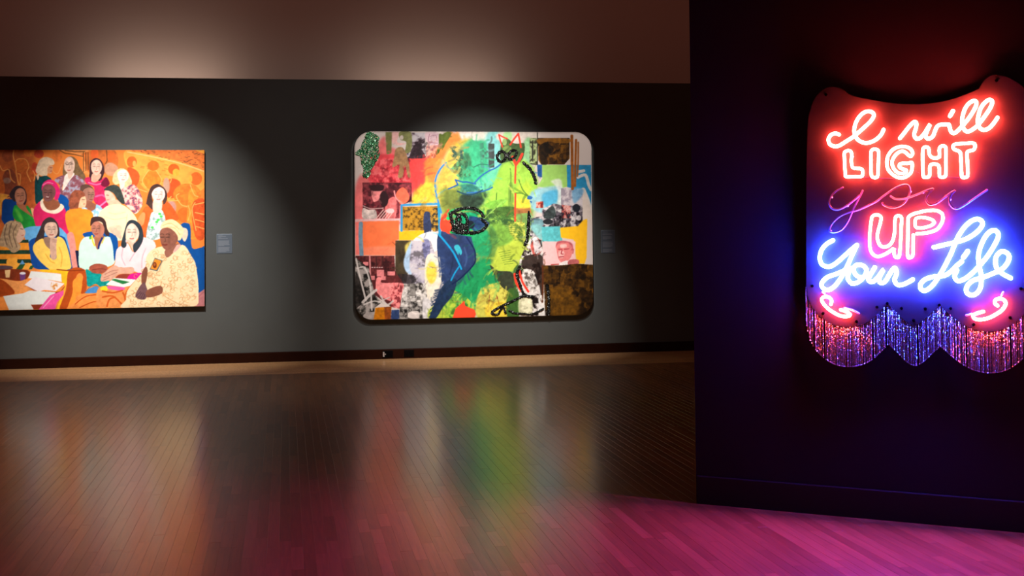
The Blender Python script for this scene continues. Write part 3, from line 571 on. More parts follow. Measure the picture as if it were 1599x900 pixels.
P_((150, 116, 98), [(383, 180), (430, 168), (446, 190), (440, 272), (400, 240)]); P_((216, 178, 158), [(390, 110), (400, 60), (440, 40), (490, 50), (507, 110), (496, 156), (460, 180), (420, 166)]); b.face((216, 178, 158), 452, 108, 110, 140); P_((206, 164, 144), [(440, 190), (470, 176), (502, 186), (495, 230), (492, 357), (446, 352)])
for yy in (196, 212): L_((160, 118, 104), [(462, yy), (496, yy + 2)], 5)
P_((64, 40, 40), [(793, 72), (800, 10), (830, -8), (890, -4), (926, 30), (942, 100), (968, 150), (940, 162), (915, 130), (900, 50), (850, 33), (810, 62)]); P_((170, 106, 78), [(822, 170), (900, 155), (906, 180), (862, 278), (828, 240)])
P_((206, 239, 227), [(692, 300), (705, 220), (750, 170), (820, 178), (835, 240), (862, 280), (912, 178), (970, 174), (1002, 230), (1008, 350), (1000, 404), (940, 432), (850, 410), (790, 452), (700, 442)], tex=.05, tn=1)
L_((250, 220, 60), [(808, 160), (815, 210), (830, 245)], 14); L_((30, 40, 110), [(896, 180), (872, 230), (864, 270)], 16); L_((250, 200, 70), [(918, 170), (895, 225)], 9); E_((90, 190, 70), 793, 178, 11, 13)
P_((186, 118, 98), [(800, 80), (820, 44), (860, 34), (900, 60), (917, 100), (906, 150), (870, 177), (835, 162), (805, 122)]); b.face((186, 118, 98), 850, 100, 105, 140, side=-.2)
P_((240, 142, 62), [(-460, 470), (0, 452), (350, 455), (605, 460), (740, 455), (760, 600), (1120, 640), (1120, 860), (-460, 860)], sharp=True, tex=.14, tn=1)
P_((0, 150, 146), [(752, 462), (800, 470), (880, 492), (962, 560), (942, 602), (890, 617), (840, 582), (768, 602)], tex=.25); P_((166, 82, 62), [(788, 430), (850, 404), (932, 420), (942, 460), (890, 492), (820, 487), (790, 462)], tex=.15); L_((120, 50, 40), [(810, 460), (870, 450), (930, 455)], 6)
P_((128, 48, 20), [(-60, 455), (242, 462), (232, 540), (160, 557), (60, 542), (-60, 520)], tex=.2); P_((90, 70, 80), [(-40, 425), (90, 425), (104, 448), (-40, 452)]); P_((246, 202, 142), [(42, 462), (92, 458), (84, 526), (50, 526)], sharp=True); P_((110, 62, 122), [(172, 492), (226, 492), (218, 557), (180, 557)], sharp=True); E_((232, 228, 236), 199, 489, 27, 11)
P_((242, 156, 84), [(20, 545), (160, 560), (232, 545), (280, 620), (150, 670), (120, 640)], tex=.14); P_((166, 66, 16), [(-60, 540), (20, 548), (80, 592), (127, 650), (100, 677), (-60, 690)], tex=.15)
P_((252, 192, 32), [(350, 455), (606, 462), (572, 640), (520, 806), (495, 806), (572, 600), (540, 562), (535, 490), (355, 476)], sharp=True); P_((186, 76, 20), [(606, 460), (740, 455), (762, 600), (742, 662), (702, 652), (730, 520), (690, 490), (652, 560), (640, 652), (600, 810), (520, 810), (580, 640)])
P_((248, 152, 52), [(640, 560), (690, 520), (722, 530), (715, 640), (690, 700), (620, 806), (590, 806), (636, 660)]); L_((140, 52, 10), [(500, 456), (620, 466), (740, 460)], 9)
P_((160, 60, 24), [(220, 590), (330, 640), (520, 650), (570, 600), (480, 700), (430, 720)]); P_((236, 239, 237), [(272, 470), (500, 490), (536, 496), (542, 566), (430, 546), (248, 532)], sharp=True, tex=.03); P_((241, 231, 236), [(215, 590), (300, 520), (420, 546), (566, 580), (490, 646), (390, 636), (340, 652)], sharp=True, tex=.03)
b.speck([(216, 140, 70), (236, 200, 160), (241, 231, 226), (241, 231, 230)], [(450, 570), (540, 578), (540, 600), (490, 640), (440, 625)]); P_((226, 231, 227), [(28, 690), (200, 665), (260, 640), (490, 656), (402, 760), (270, 765), (297, 808), (80, 814)], sharp=True, tex=.04); P_((140, 50, 24), [(272, 765), (380, 762), (345, 806), (296, 806)], sharp=True)
P_((241, 84, 162), [(338, 808), (440, 682), (562, 638), (556, 680), (500, 746), (482, 808)], sharp=True, tex=.1); L_((250, 160, 205), [(380, 790), (470, 690)], 8)
P_((250, 150, 70), [(690, 680), (900, 670), (1000, 690), (1010, 800), (600, 808), (660, 740)], tex=.14); P_((72, 142, 206), [(745, 662), (770, 630), (850, 602), (882, 652), (800, 664)]); L_((150, 110, 90), [(742, 664), (800, 602), (860, 606), (890, 655)], 7)
for pts in ([(660, 760), (760, 690), (900, 680), (980, 710), (960, 770)], [(700, 790), (820, 740), (930, 740)]): L_((196, 80, 20), pts, 9)
b.frame(160, 340, 5.624)
P_((0, 76, 152), [(640, 170), (690, 60), (740, 48), (772, 80), (787, 265), (870, 262), (900, 280), (900, 650), (830, 670), (800, 400), (740, 300)], tex=.06); P_((186, 118, 122), [(765, 780), (845, 662), (900, 626), (900, 780)], sharp=True); L_((160, 90, 100), [(790, 770), (850, 690), (895, 650)], 5)
P_((0, 78, 156), [(60, 140), (100, 150), (132, 200), (124, 300), (104, 380), (90, 250)]); P_((240, 190, 165), [(70, 110), (110, 85), (165, 150), (160, 190), (120, 160)])
P_((253, 218, 223), [(112, 390), (125, 280), (185, 240), (225, 228), (275, 302), (340, 178), (440, 200), (467, 240), (462, 270), (392, 380), (372, 462), (340, 492), (200, 442), (105, 432)], tex=.05, tn=1)
for pts in ([(330, 240), (270, 330), (240, 380)], [(180, 270), (170, 350), (200, 420)], [(380, 270), (350, 350), (345, 440)]): L_((244, 178, 190), pts, 9)
P_((236, 192, 168), [(218, 200), (292, 195), (276, 298), (240, 240)]); P_((44, 54, 64), [(163, 240), (190, 130), (220, 40), (270, 20), (330, 58), (357, 130), (352, 210), (302, 292), (275, 302), (270, 240), (312, 190), (312, 110), (260, 58), (212, 110), (205, 180), (212, 240), (190, 267)], tex=.2)
P_((246, 212, 192), [(205, 120), (225, 70), (265, 50), (307, 90), (322, 140), (306, 190), (265, 217), (230, 192), (210, 160)]); b.face((246, 212, 192), 258, 135, 115, 160); E_((210, 190, 190), 212, 205, 10, 14)
P_((152, 62, 46), [(118, 532), (160, 498), (252, 500), (222, 540)]); P_((226, 20, 142), [(218, 542), (250, 495), (350, 488), (322, 532), (280, 548)]); P_((240, 150, 80), [(-30, 610), (180, 620), (300, 540), (250, 640), (200, 800), (-30, 800)], tex=.14)
P_((246, 242, 237), [(30, 590), (100, 530), (292, 545), (270, 592), (190, 612)], sharp=True, tex=.03); P_((30, 122, 62), [(72, 546), (110, 538), (242, 566), (180, 586)], sharp=True); P_((236, 92, 162), [(40, 602), (190, 612), (170, 642), (60, 628)]); P_((250, 220, 40), [(-20, 620), (30, 600), (45, 640), (0, 645)])
P_((222, 168, 144), [(20, 480), (100, 420), (160, 440), (265, 436), (268, 488), (150, 497), (80, 547), (-10, 560), (-10, 510)], tex=.1)
for pts in ([(20, 500), (80, 470), (140, 460)], [(10, 530), (70, 505), (130, 480)], [(0, 552), (60, 530)]): L_((170, 110, 92), pts, 5)
for pts in ([(0, 645), (80, 660), (140, 650), (175, 640)], [(0, 700), (90, 690), (170, 760)], [(40, 780), (60, 720), (110, 700)], [(180, 660), (200, 720), (190, 790)], [(290, 560), (220, 640), (195, 700)]): L_((206, 90, 28), pts, 14)
P_((247, 219, 176), [(195, 800), (208, 720), (220, 640), (300, 540), (380, 440), (385, 350), (440, 280), (550, 256), (570, 350), (700, 238), (782, 340), (822, 430), (843, 680), (770, 790)], tex=.05)
for i in range(230):
    x = 210 + b.rs.rand() * 620; y = 270 + b.rs.rand() * 515
    if y < 300 + max(0, 460 - x) * 1.25 or (x > 700 and y < 240 + (x - 700) * 1.5) or (x > 770 and y > 780 - (x - 770) * 1.5): continue
    if 400 < x < 540 and 345 < y < 480: continue
    a0 = b.rs.rand() * 6; rr = 11 + b.rs.rand() * 9; L_([(208, 160, 108), (222, 176, 122), (196, 140, 92)][i % 3], [(x + rr * math.cos(a0 + k), y + rr * math.sin(a0 + k)) for k in (0, 1, 2, 3, 4)], 5, al=.85)
L_((208, 160, 110), [(520, 560), (510, 640), (560, 700), (680, 765)], 7); L_((208, 160, 110), [(560, 350), (520, 400), (500, 470)], 6)
P_((150, 96, 78), [(548, 290), (620, 248), (652, 228), (672, 240), (600, 332), (560, 348)]); P_((230, 170, 160), [(620, 300), (655, 240), (690, 245), (640, 300)]); P_((240, 205, 180), [(660, 90), (735, 95), (750, 150), (725, 210), (700, 180), (690, 120)])
P_((251, 218, 168), [(508, 95), (530, 40), (600, 14), (650, 34), (700, 80), (712, 120), (690, 190), (660, 197), (640, 142), (580, 92)], tex=.1); L_((226, 180, 120), [(530, 70), (600, 50), (670, 100)], 6); L_((226, 180, 120), [(560, 85), (630, 90), (680, 150)], 6)
P_((142, 88, 72), [(503, 130), (530, 95), (590, 92), (650, 145), (662, 200), (622, 252), (570, 287), (530, 262), (508, 200)], tex=.12); b.face((142, 88, 72), 560, 180, 130, 190, side=-.4)
P_((88, 98, 98), [(460, 353), (529, 378), (482, 472), (413, 456)], sharp=True); P_((238, 142, 42), [(462, 362), (518, 382), (475, 462), (422, 448)], sharp=True); E_((110, 50, 20), 459, 418, 18, 28); E_((170, 90, 40), 458, 412, 9, 13)
P_((130, 76, 56), [(345, 580), (345, 490), (380, 430), (397, 470), (378, 580)]); P_((112, 78, 82), [(288, 682), (330, 600), (370, 570), (397, 640), (420, 640), (380, 712), (350, 722), (310, 712)], tex=.15); P_((134, 80, 60), [(390, 640), (510, 598), (522, 666), (400, 702)])
for k in range(4): L_((76, 50, 60), [(298 + k * 20, 690 + k * 8), (335 + k * 12, 650 + k * 8)], 5)
C1 = b

CV = 0.045
pl, pr = ws(-78, 350, CV)[0], ws(319.2, 350, CV)[0]; zt, zb_ = 2.466, 0.667
O1 = wpt((pl + pr) / 2, -0.015, zb_)
p1 = tag(empty('painting', O1), 'wide unframed canvas of a crowd of painted women against orange', 'painting')
mb = MB(); wbox(mb, pl + 0.0005, pr - 0.0005, -0.0148, CV - 0.0015, zb_ + 0.0005, zt - 0.0005); mb.build('stretched_canvas', M['canvas_edge'], p1, O1)
paint_surface('painted_face', paint_mat('matte_paint_on_canvas', 0.7, 0.3), p1, O1, lambda z: (pl, pr), CV, zb_, zt, 0.0055, C1)

# ---- second painting: rounded collage panel
b = Brush(546, 198, 934, 508, (214, 200, 194), 11); P_, E_, L_, SP = b.poly, b.ell, b.line, b.speck
def FE(): b.frame(540, 190, 5.625)
def FF(): b.frame(740, 190, 5.625)
def FG(): b.frame(540, 340, 5.294)
def FH(): b.frame(740, 340, 5.296)
FE()
P_((240, 118, 118), [(80, 600), (130, 470), (215, 430), (260, 330), (290, 180), (350, 130), (380, 220), (700, 330), (720, 600), (580, 640), (500, 760), (480, 900), (80, 900)], soft=2, tex=.16, tn=1)
P_((226, 66, 76), [(220, 300), (560, 310), (720, 330), (712, 560), (580, 620), (470, 545), (220, 545)], soft=1.5, tex=.2, tn=1); b.photo([(150, 24, 40), (196, 46, 60), (226, 66, 76), (240, 90, 96), (244, 112, 114)], [(222, 330), (560, 320), (560, 530), (222, 536)], 60); P_((244, 70, 66), [(560, 330), (715, 340), (700, 570), (600, 600)], soft=2, al=.8)
P_((250, 140, 62), [(700, 330), (830, 200), (930, 110), (1010, 110), (1000, 220), (900, 260), (830, 400), (780, 560), (790, 712), (600, 712), (600, 600), (690, 560)], soft=2, tex=.14, tn=1); P_((250, 205, 66), [(600, 640), (700, 540), (790, 560), (800, 720), (590, 722)], soft=1.5, tex=.1)
P_((228, 218, 210), [(1000, 98), (1125, 98), (1125, 150), (1040, 170)], soft=1.5); P_((250, 190, 66), [(960, 200), (1060, 150), (1125, 150), (1125, 240), (1000, 260)], soft=2)
SP([(40, 24, 32), (96, 78, 88), (140, 126, 136), (176, 168, 176), (190, 182, 188)], [(574, 98), (697, 98), (697, 322), (540, 322), (530, 270), (574, 250)], tn=1); P_((34, 16, 26), [(560, 300), (590, 220), (640, 190), (670, 250), (695, 290), (690, 322), (550, 322)], tex=.6, al=.85)
P_((208, 176, 184), [(700, 98), (818, 104), (818, 200), (790, 215), (720, 190)]); L_((150, 100, 120), [(735, 110), (725, 170), (760, 185), (805, 190)], 6); L_((150, 100, 120), [(740, 130), (790, 120), (800, 170)], 5); SP([(150, 70, 80), (226, 140, 120), (240, 170, 150)], [(705, 215), (800, 205), (790, 320), (705, 320)], al=.8)
P_((232, 180, 176), [(400, 98), (470, 98), (450, 180), (530, 190), (460, 210), (410, 190)]); P_((118, 120, 66), [(348, 92), (406, 92), (400, 280), (358, 288)], tex=.2, sharp=True); P_((124, 126, 76), [(470, 92), (572, 92), (574, 250), (520, 275), (530, 180), (480, 160)], tex=.2); E_((206, 190, 180), 490, 140, 16, 20)
P_((154, 122, 80), [(440, 240), (500, 228), (545, 330), (570, 480), (545, 486), (520, 380), (500, 484), (458, 486), (470, 380), (410, 400), (425, 310)], tex=.25, al=.92); P_((88, 104, 34), [(818, 110), (850, 110), (870, 95), (934, 95), (880, 190), (850, 250), (835, 240), (815, 280), (790, 286), (815, 200)], tex=.2)
for x in (850, 870, 890): L_((88, 104, 34), [(x, 150), (x + 45, 96)], 9, curve=False)
P_((84, 24, 34), [(147, 536), (578, 536), (580, 700), (470, 740), (470, 852), (150, 852)], sharp=True, tex=.3, tn=1)
b.photo([(60, 16, 26), (84, 24, 34), (120, 40, 50), (170, 70, 78)], [(150, 540), (576, 540), (576, 690), (470, 740), (470, 850), (150, 850)], 50); P_((240, 138, 138), [(225, 600), (322, 604), (290, 680), (268, 700), (240, 700)], tex=.2); P_((50, 20, 26), [(225, 560), (330, 560), (318, 606), (226, 606)]); P_((250, 112, 82), [(440, 640), (490, 580), (530, 600), (558, 660), (540, 706), (480, 724)], tex=.15)
P_((240, 120, 120), [(350, 720), (420, 660), (450, 730), (430, 850), (360, 850)], tex=.25); E_((46, 20, 26), 335, 680, 40, 70); P_((208, 188, 182), [(150, 762), (200, 775), (262, 778), (262, 852), (150, 852)], tex=.3); L_((244, 150, 150), [(425, 610), (440, 670), (470, 700)], 12)
for k in range(5): L_((236, 190, 180), [(268 + k * 26, 850), (330 + k * 22, 775 + k * 4)], 8, curve=False)
L_((230, 190, 185), [(150, 740), (220, 765), (330, 760)], 6); E_((232, 206, 206), 390, 785, 36, 22); P_((232, 182, 182), [(80, 858), (480, 850), (480, 880), (80, 890)], sharp=True, soft=.6)
# yellow side of the head, teal and green gradients
P_((120, 160, 84), [(830, 620), (1000, 300), (1250, 200), (1500, 230), (1680, 500), (1640, 900), (1560, 1400), (1300, 1640), (1000, 1660), (960, 1300), (860, 900)], soft=3, tex=.22, tn=1)
P_((246, 190, 82), [(790, 560), (840, 400), (900, 260), (1000, 225), (1060, 260), (1010, 420), (980, 560), (860, 720), (810, 700)], soft=2.5, tex=.12, tn=1)
P_((150, 160, 66), [(820, 600), (900, 580), (1000, 620), (1040, 760), (900, 800), (840, 760)], soft=2, tex=.25, tn=1)
P_((66, 176, 126), [(1000, 240), (1125, 130), (1180, 160), (1240, 300), (1230, 560), (1100, 640), (1010, 560), (990, 400)], soft=3, tex=.2, tn=1); P_((40, 130, 100), [(1020, 380), (1100, 350), (1110, 470), (1010, 500)], soft=2, tex=.3)
SP([(70, 100, 70), (130, 140, 80), (230, 180, 90), (244, 190, 90)], [(905, 230), (960, 205), (1035, 260), (1030, 330), (1000, 350), (930, 310)], sharp=False, al=.8); L_((60, 90, 74), [(945, 260), (970, 290), (950, 300)], 26); L_((50, 86, 90), [(1010, 260), (1022, 320)], 22); L_((140, 150, 90), [(990, 250), (1040, 235), (1080, 225)], 12)
SP([(44, 84, 60), (90, 130, 84), (70, 170, 120)], [(920, 410), (1000, 340), (1060, 350), (1010, 400), (1080, 420), (1110, 470), (1000, 490), (940, 450)], sharp=False, al=.8)
FF()
P_((220, 218, 206), [(0, 98), (225, 98), (225, 150), (120, 170), (0, 165)], soft=1); P_((130, 205, 205), [(120, 100), (225, 98), (225, 380), (120, 420), (90, 260)], soft=2, tex=.12); P_((60, 180, 130), [(-20, 220), (110, 180), (125, 470), (60, 540), (-20, 520)], soft=2.5, tex=.15)
P_((66, 140, 112), [(50, 190), (85, 185), (90, 440), (60, 450)], sharp=True, tex=.25); L_((40, 110, 90), [(0, 400), (60, 375), (120, 380)], 8); P_((66, 74, 74), [(128, 194), (180, 194), (180, 402), (130, 412)], sharp=True, tex=.2); P_((226, 216, 205), [(225, 98), (560, 98), (560, 150), (440, 200), (225, 170)], soft=1)
P_((172, 220, 150), [(265, 98), (330, 98), (325, 170), (260, 180)], soft=1); P_((150, 206, 150), [(440, 180), (500, 150), (500, 380), (430, 370)], soft=1.5, tex=.15)
P_((100, 200, 160), [(-40, 620), (20, 540), (180, 410), (240, 380), (210, 480), (150, 600), (60, 640)], soft=1.5, tex=.12); P_((156, 206, 76), [(150, 600), (200, 480), (240, 390), (330, 345), (440, 340), (520, 420), (560, 560), (510, 660), (500, 770), (300, 780), (180, 730), (90, 740)], soft=1.5, tex=.12, tn=1); P_((192, 220, 70), [(380, 560), (500, 560), (505, 760), (380, 760)], soft=2, al=.8)
P_((66, 90, 50), [(236, 210), (290, 150), (340, 185), (385, 195), (445, 195), (432, 320), (372, 372), (330, 345), (240, 355)], tex=.3); E_((150, 180, 110), 270, 180, 20, 30); E_((120, 150, 80), 290, 240, 40, 26, tex=.3)
for pts in ([(320, 410), (325, 500), (318, 700)], [(395, 510), (430, 600), (475, 650)], [(200, 620), (195, 720)], [(350, 630), (420, 630), (480, 660)]): L_((84, 126, 46), pts, 10, al=.9)
P_((84, 116, 50), [(305, 560), (345, 560), (345, 800), (305, 800)], al=.5); P_((126, 190, 70), [(80, 740), (200, 690), (290, 690), (200, 780), (90, 850)], tex=.2)
SP([(46, 80, 44), (84, 130, 60), (130, 176, 70), (160, 200, 80)], [(-20, 640), (90, 740), (200, 780), (340, 790), (360, 900), (60, 900), (-20, 760)], tn=1, sharp=False, al=.9); P_((70, 110, 60), [(-40, 640), (100, 620), (60, 740), (-40, 780)], soft=1.5, tex=.3)
P_((74, 104, 44), [(180, 760), (350, 750), (350, 810), (260, 800), (200, 830)], tex=.3); P_((168, 110, 62), [(352, 760), (495, 752), (505, 800), (352, 812)], sharp=True, tex=.2); P_((240, 214, 66), [(395, 690), (500, 680), (510, 752), (370, 756)], soft=1); L_((150, 200, 90), [(60, 880), (180, 770), (280, 690)], 9, curve=False)
SP([(62, 62, 46), (128, 140, 92), (168, 184, 126), (176, 196, 140)], [(490, 145), (562, 145), (562, 378), (490, 378)], tn=0); L_((60, 62, 48), [(515, 190), (515, 330)], 14); L_((52, 52, 46), [(558, 96), (558, 378)], 8); L_((40, 40, 34), [(500, 370), (560, 378)], 10)
P_((30, 84, 150), [(555, 378), (598, 378), (598, 490), (560, 480)], sharp=True, tex=.4); b.photo([(24, 13, 4), (56, 32, 7), (92, 56, 12), (128, 82, 20)], [(562, 145), (840, 145), (840, 325), (795, 376), (590, 376), (566, 340)], 40); P_((150, 96, 24), [(570, 150), (836, 150), (836, 185), (740, 190), (650, 175), (575, 200)], tex=.2, al=.8); P_((22, 12, 4), [(575, 220), (640, 190), (700, 230), (690, 270), (640, 300), (650, 370), (590, 372)], tex=.4, al=.75)
P_((154, 202, 100), [(600, 380), (815, 380), (832, 570), (700, 600), (560, 570), (600, 500)], sharp=True, tex=.06); P_((40, 136, 182), [(815, 380), (1030, 380), (1032, 770), (965, 690), (930, 600), (820, 576)], sharp=True, tex=.12)
for pts, w in (([(925, 440), (965, 432)], 26), ([(915, 490), (980, 470), (1010, 560), (1030, 600)], 26), ([(960, 600), (1000, 700), (1020, 780)], 40), ([(880, 520), (890, 560)], 14)): L_((210, 204, 200), pts, w)
P_((216, 202, 192), [(955, 600), (985, 640), (1030, 780), (1040, 910), (955, 910)], sharp=True, tex=.05)
# city photograph
P_((150, 200, 210), [(500, 620), (640, 575), (770, 575), (770, 720), (620, 800), (510, 760)], soft=1.5, tex=.12); P_((84, 176, 214), [(600, 640), (740, 600), (740, 690), (640, 760)], soft=1.5); P_((222, 226, 220), [(680, 520), (770, 520), (770, 760), (735, 770), (735, 600), (690, 540)], soft=1, al=.8)
SP([(150, 140, 152), (186, 174, 182), (206, 196, 200)], [(765, 585), (955, 590), (955, 760), (765, 740)], tn=1); P_((90, 160, 205), [(865, 590), (955, 590), (955, 640), (880, 720)], soft=1, al=.7); b.photo([(22, 18, 24), (60, 52, 64), (130, 120, 130), (196, 190, 190), (214, 206, 206)], [(600, 770), (700, 720), (800, 740), (955, 740), (955, 1010), (490, 1010), (500, 850), (600, 830)], 70, .04, .16)
SP([(120, 40, 40), (190, 76, 58), (220, 170, 160)], [(545, 705), (610, 700), (610, 760), (545, 760)]); SP([(40, 30, 40), (176, 60, 56), (220, 150, 140)], [(770, 730), (850, 740), (850, 850), (770, 850)], al=.8); E_((30, 34, 44), 900, 760, 34, 36); P_((60, 70, 70), [(620, 800), (690, 740), (720, 800), (700, 850), (620, 850)], tex=.5); E_((110, 150, 160), 560, 890, 56, 40, tex=.2); E_((38, 40, 46), 650, 880, 44, 24)
# orange crayon strokes
L_((152, 82, 22), [(860, 126), (862, 300), (866, 590)], 25, tex=.2); L_((152, 82, 22), [(897, 162), (892, 350), (888, 566)], 20, tex=.2); L_((152, 82, 22), [(917, 182), (916, 330), (910, 480)], 13, tex=.2)
FG()
P_((246, 120, 112), [(80, 36), (140, 32), (150, 310), (80, 310)], sharp=True, soft=.8); P_((249, 118, 68), [(130, 32), (440, 25), (440, 182), (410, 190), (406, 310), (130, 310)], sharp=True, soft=.6, tex=.08, tn=1); P_((250, 140, 110), [(150, 250), (400, 240), (404, 310), (150, 310)], soft=1.5, al=.7); L_((112, 142, 164), [(125, 50), (122, 150), (130, 305)], 34, tex=.15)
P_((172, 122, 32), [(470, -90), (765, -95), (775, 100), (650, 104), (470, 108)], sharp=True, tex=.35, tn=0); SP([(50, 40, 20), (140, 96, 24), (186, 136, 40), (190, 140, 44)], [(475, -85), (640, -85), (640, 90), (475, 100)], al=.6); P_((48, 58, 92), [(645, -30), (700, -40), (715, 20), (692, 180), (650, 182)], tex=.3); SP([(36, 36, 44), (120, 96, 50), (190, 140, 50)], [(690, -80), (762, -80), (764, 110), (720, 120), (700, 20)], al=.9)
P_((253, 192, 34), [(440, 112), (648, 104), (640, 184), (440, 188)], sharp=True, tex=.06); P_((62, 52, 36), [(410, 188), (560, 188), (500, 540), (410, 540)], sharp=True, tex=.4, tn=1); P_((238, 238, 238), [(555, 195), (640, 130), (752, 128), (757, 268), (700, 265), (690, 190)], tex=.08); P_((248, 226, 110), [(490, 230), (560, 188), (540, 250), (505, 310)], soft=1, al=.8)
SP([(110, 104, 112), (160, 152, 168), (190, 182, 198), (206, 198, 206)], [(540, 190), (700, 190), (740, 310), (660, 345), (660, 545), (540, 545), (520, 400)], tn=1); P_((86, 90, 150), [(635, 190), (690, 190), (690, 330), (650, 340)], al=.55, tex=.3); P_((176, 206, 238), [(545, 195), (500, 280), (478, 380), (500, 450), (545, 470), (525, 400), (535, 280)], soft=.8); P_((40, 34, 40), [(430, 470), (560, 480), (570, 540), (430, 540)], tex=.5, al=.8)
P_((241, 228, 208), [(660, 340), (752, 318), (792, 500), (750, 620), (690, 720), (660, 690)], tex=.08); E_((249, 212, 82), 708, 455, 44, 92, soft=1)
P_((88, 34, 36), [(80, 315), (402, 315), (408, 440), (474, 545), (450, 740), (380, 742), (240, 640), (85, 600)], sharp=True, tex=.35, tn=1); b.photo([(52, 18, 22), (84, 32, 34), (112, 48, 48)], [(90, 320), (400, 320), (400, 500), (90, 500)], 40)
P_((240, 136, 136), [(255, 500), (300, 500), (300, 540), (474, 545), (460, 640), (440, 740), (390, 700), (300, 660), (250, 600)], tex=.2, tn=0); SP([(120, 36, 44), (214, 96, 100), (242, 146, 144)], [(370, 560), (472, 560), (445, 755), (375, 740)], sharp=True, al=.85)
for (x, y, w, h) in ((285, 460, 60, 55), (375, 462, 62, 34), (220, 498, 40, 34), (310, 500, 40, 30), (165, 382, 44, 30)): P_((226, 130, 132), [(x - w / 2, y - h / 2), (x + w / 2, y - h / 2), (x + w / 2, y + h / 2), (x - w / 2, y + h / 2)], sharp=True, tex=.2)
L_((226, 142, 142), [(198, 316), (206, 640)], 11, curve=False); L_((60, 30, 30), [(250, 320), (252, 410)], 8); L_((60, 30, 30), [(300, 320), (300, 400)], 6)
for x in range(215, 300, 20): L_((236, 200, 200), [(x, 412), (x + 8, 412)], 7, curve=False)
SP([(20, 18, 16), (60, 56, 52), (110, 104, 100), (160, 150, 146)], [(75, 330), (120, 360), (190, 420), (240, 640), (300, 700), (240, 745), (230, 850), (130, 850), (75, 780)], tn=1); P_((24, 20, 18), [(80, 460), (120, 520), (180, 660), (100, 740), (75, 740)], tex=.6, al=.8)
for pts, w in (([(85, 340), (110, 460), (165, 680)], 14), ([(120, 410), (160, 420), (200, 540), (215, 765)], 14), ([(90, 420), (140, 410)], 9), ([(140, 700), (200, 640), (250, 600)], 22), ([(150, 720), (240, 690), (330, 720)], 12), ([(290, 650), (340, 720), (390, 690)], 14), ([(270, 700), (360, 660)], 8)): L_((208, 198, 194), pts, w, al=.9)
P_((160, 150, 146), [(150, 800), (240, 780), (230, 850), (160, 850)], tex=.2); P_((192, 112, 10), [(245, 745), (320, 740), (325, 850), (228, 850)], sharp=True, tex=.25); P_((146, 70, 22), [(318, 740), (378, 735), (372, 850), (322, 850)], sharp=True, tex=.3); P_((46, 66, 112), [(378, 765), (442, 760), (440, 850), (372, 850)], sharp=True, tex=.25)
b.photo([(24, 22, 22), (90, 86, 82), (170, 164, 160), (206, 200, 196), (222, 216, 212), (226, 220, 216)], [(484, 548), (660, 542), (695, 850), (440, 850), (452, 740)], 70, .05, .2); SP([(20, 18, 18), (70, 66, 64), (140, 136, 132)], [(445, 740), (640, 730), (640, 850), (440, 850)], tn=0, al=.7); P_((210, 200, 196), [(520, 785), (600, 775), (600, 835), (520, 830)], tex=.12)
P_((216, 212, 214), [(640, 680), (700, 690), (700, 850), (640, 850)], soft=.8, tex=.15)
# blue jaw, greens below
P_((30, 148, 88), [(900, 560), (1060, 380), (1320, 300), (1340, 620), (1060, 760), (900, 700)], soft=1.5, tex=.16, tn=1)
SP([(70, 120, 44), (110, 168, 60), (150, 196, 66), (186, 206, 70)], [(740, 840), (800, 740), (890, 600), (980, 640), (1060, 720), (1060, 840)], sharp=True, tn=1)
P_((180, 200, 66), [(690, 760), (760, 730), (860, 840), (690, 840)], soft=1, tex=.2); P_((44, 64, 108), [(762, 135), (900, 120), (1040, 150), (1075, 280), (1060, 390), (950, 500), (860, 560), (800, 545), (768, 400)], tex=.2, tn=1); P_((30, 50, 80), [(800, 560), (910, 520), (880, 640), (800, 740), (740, 835), (690, 835), (730, 720)], tex=.3)
for k in range(7): L_((30, 50, 80), [(800 - k * 8, 600 + k * 30), (740 - k * 6, 580 + k * 34 + 30)], 8, curve=False)
for k in range(6): L_((84, 130, 160), [(800 + k * 9, 440 + k * 12), (850 + k * 5, 540)], 4, al=.7)
P_((60, 190, 210), [(895, 240), (930, 225), (960, 280), (950, 310), (935, 290), (930, 310), (915, 285)]); L_((240, 228, 205), [(770, 330), (785, 420), (780, 560)], 12, al=.7)
# head outline strokes
FE(); L_((66, 138, 204), [(880, 360), (822, 428), (788, 510), (786, 600), (810, 700), (838, 800)], 16); L_((58, 150, 208), [(490, 960), (489, 735), (640, 728), (815, 722)], 19, curve=False); L_((36, 152, 206), [(815, 730), (822, 870), (825, 1000)], 22); L_((30, 90, 160), [(900, 592), (985, 555), (962, 512), (1030, 532), (1060, 530), (1140, 548)], 13, curve=False); L_((50, 120, 150), [(1000, 570), (1080, 590), (1190, 575)], 10)
P_((64, 110, 96), [(1020, 560), (1140, 560), (1190, 640), (1100, 680), (1020, 640)], soft=1, tex=.4, al=.9); P_((50, 76, 60), [(1020, 640), (1125, 660), (1125, 720), (1030, 740)], soft=1, tex=.4, al=.8)
FF(); L_((46, 104, 172), [(0, 545), (60, 482), (130, 435), (190, 408), (236, 374)], 12); L_((46, 104, 172), [(-60, 625), (20, 622), (100, 606), (162, 578)], 11); P_((46, 104, 172), [(468, 680), (480, 650), (516, 665), (500, 684)]); P_((46, 104, 172), [(490, 700), (510, 700), (506, 720)])
FG(); L_((20, 156, 214), [(770, 140), (830, 210), (890, 290), (940, 390), (955, 425)], 15); L_((20, 156, 214), [(940, 400), (900, 460), (870, 520)], 11)
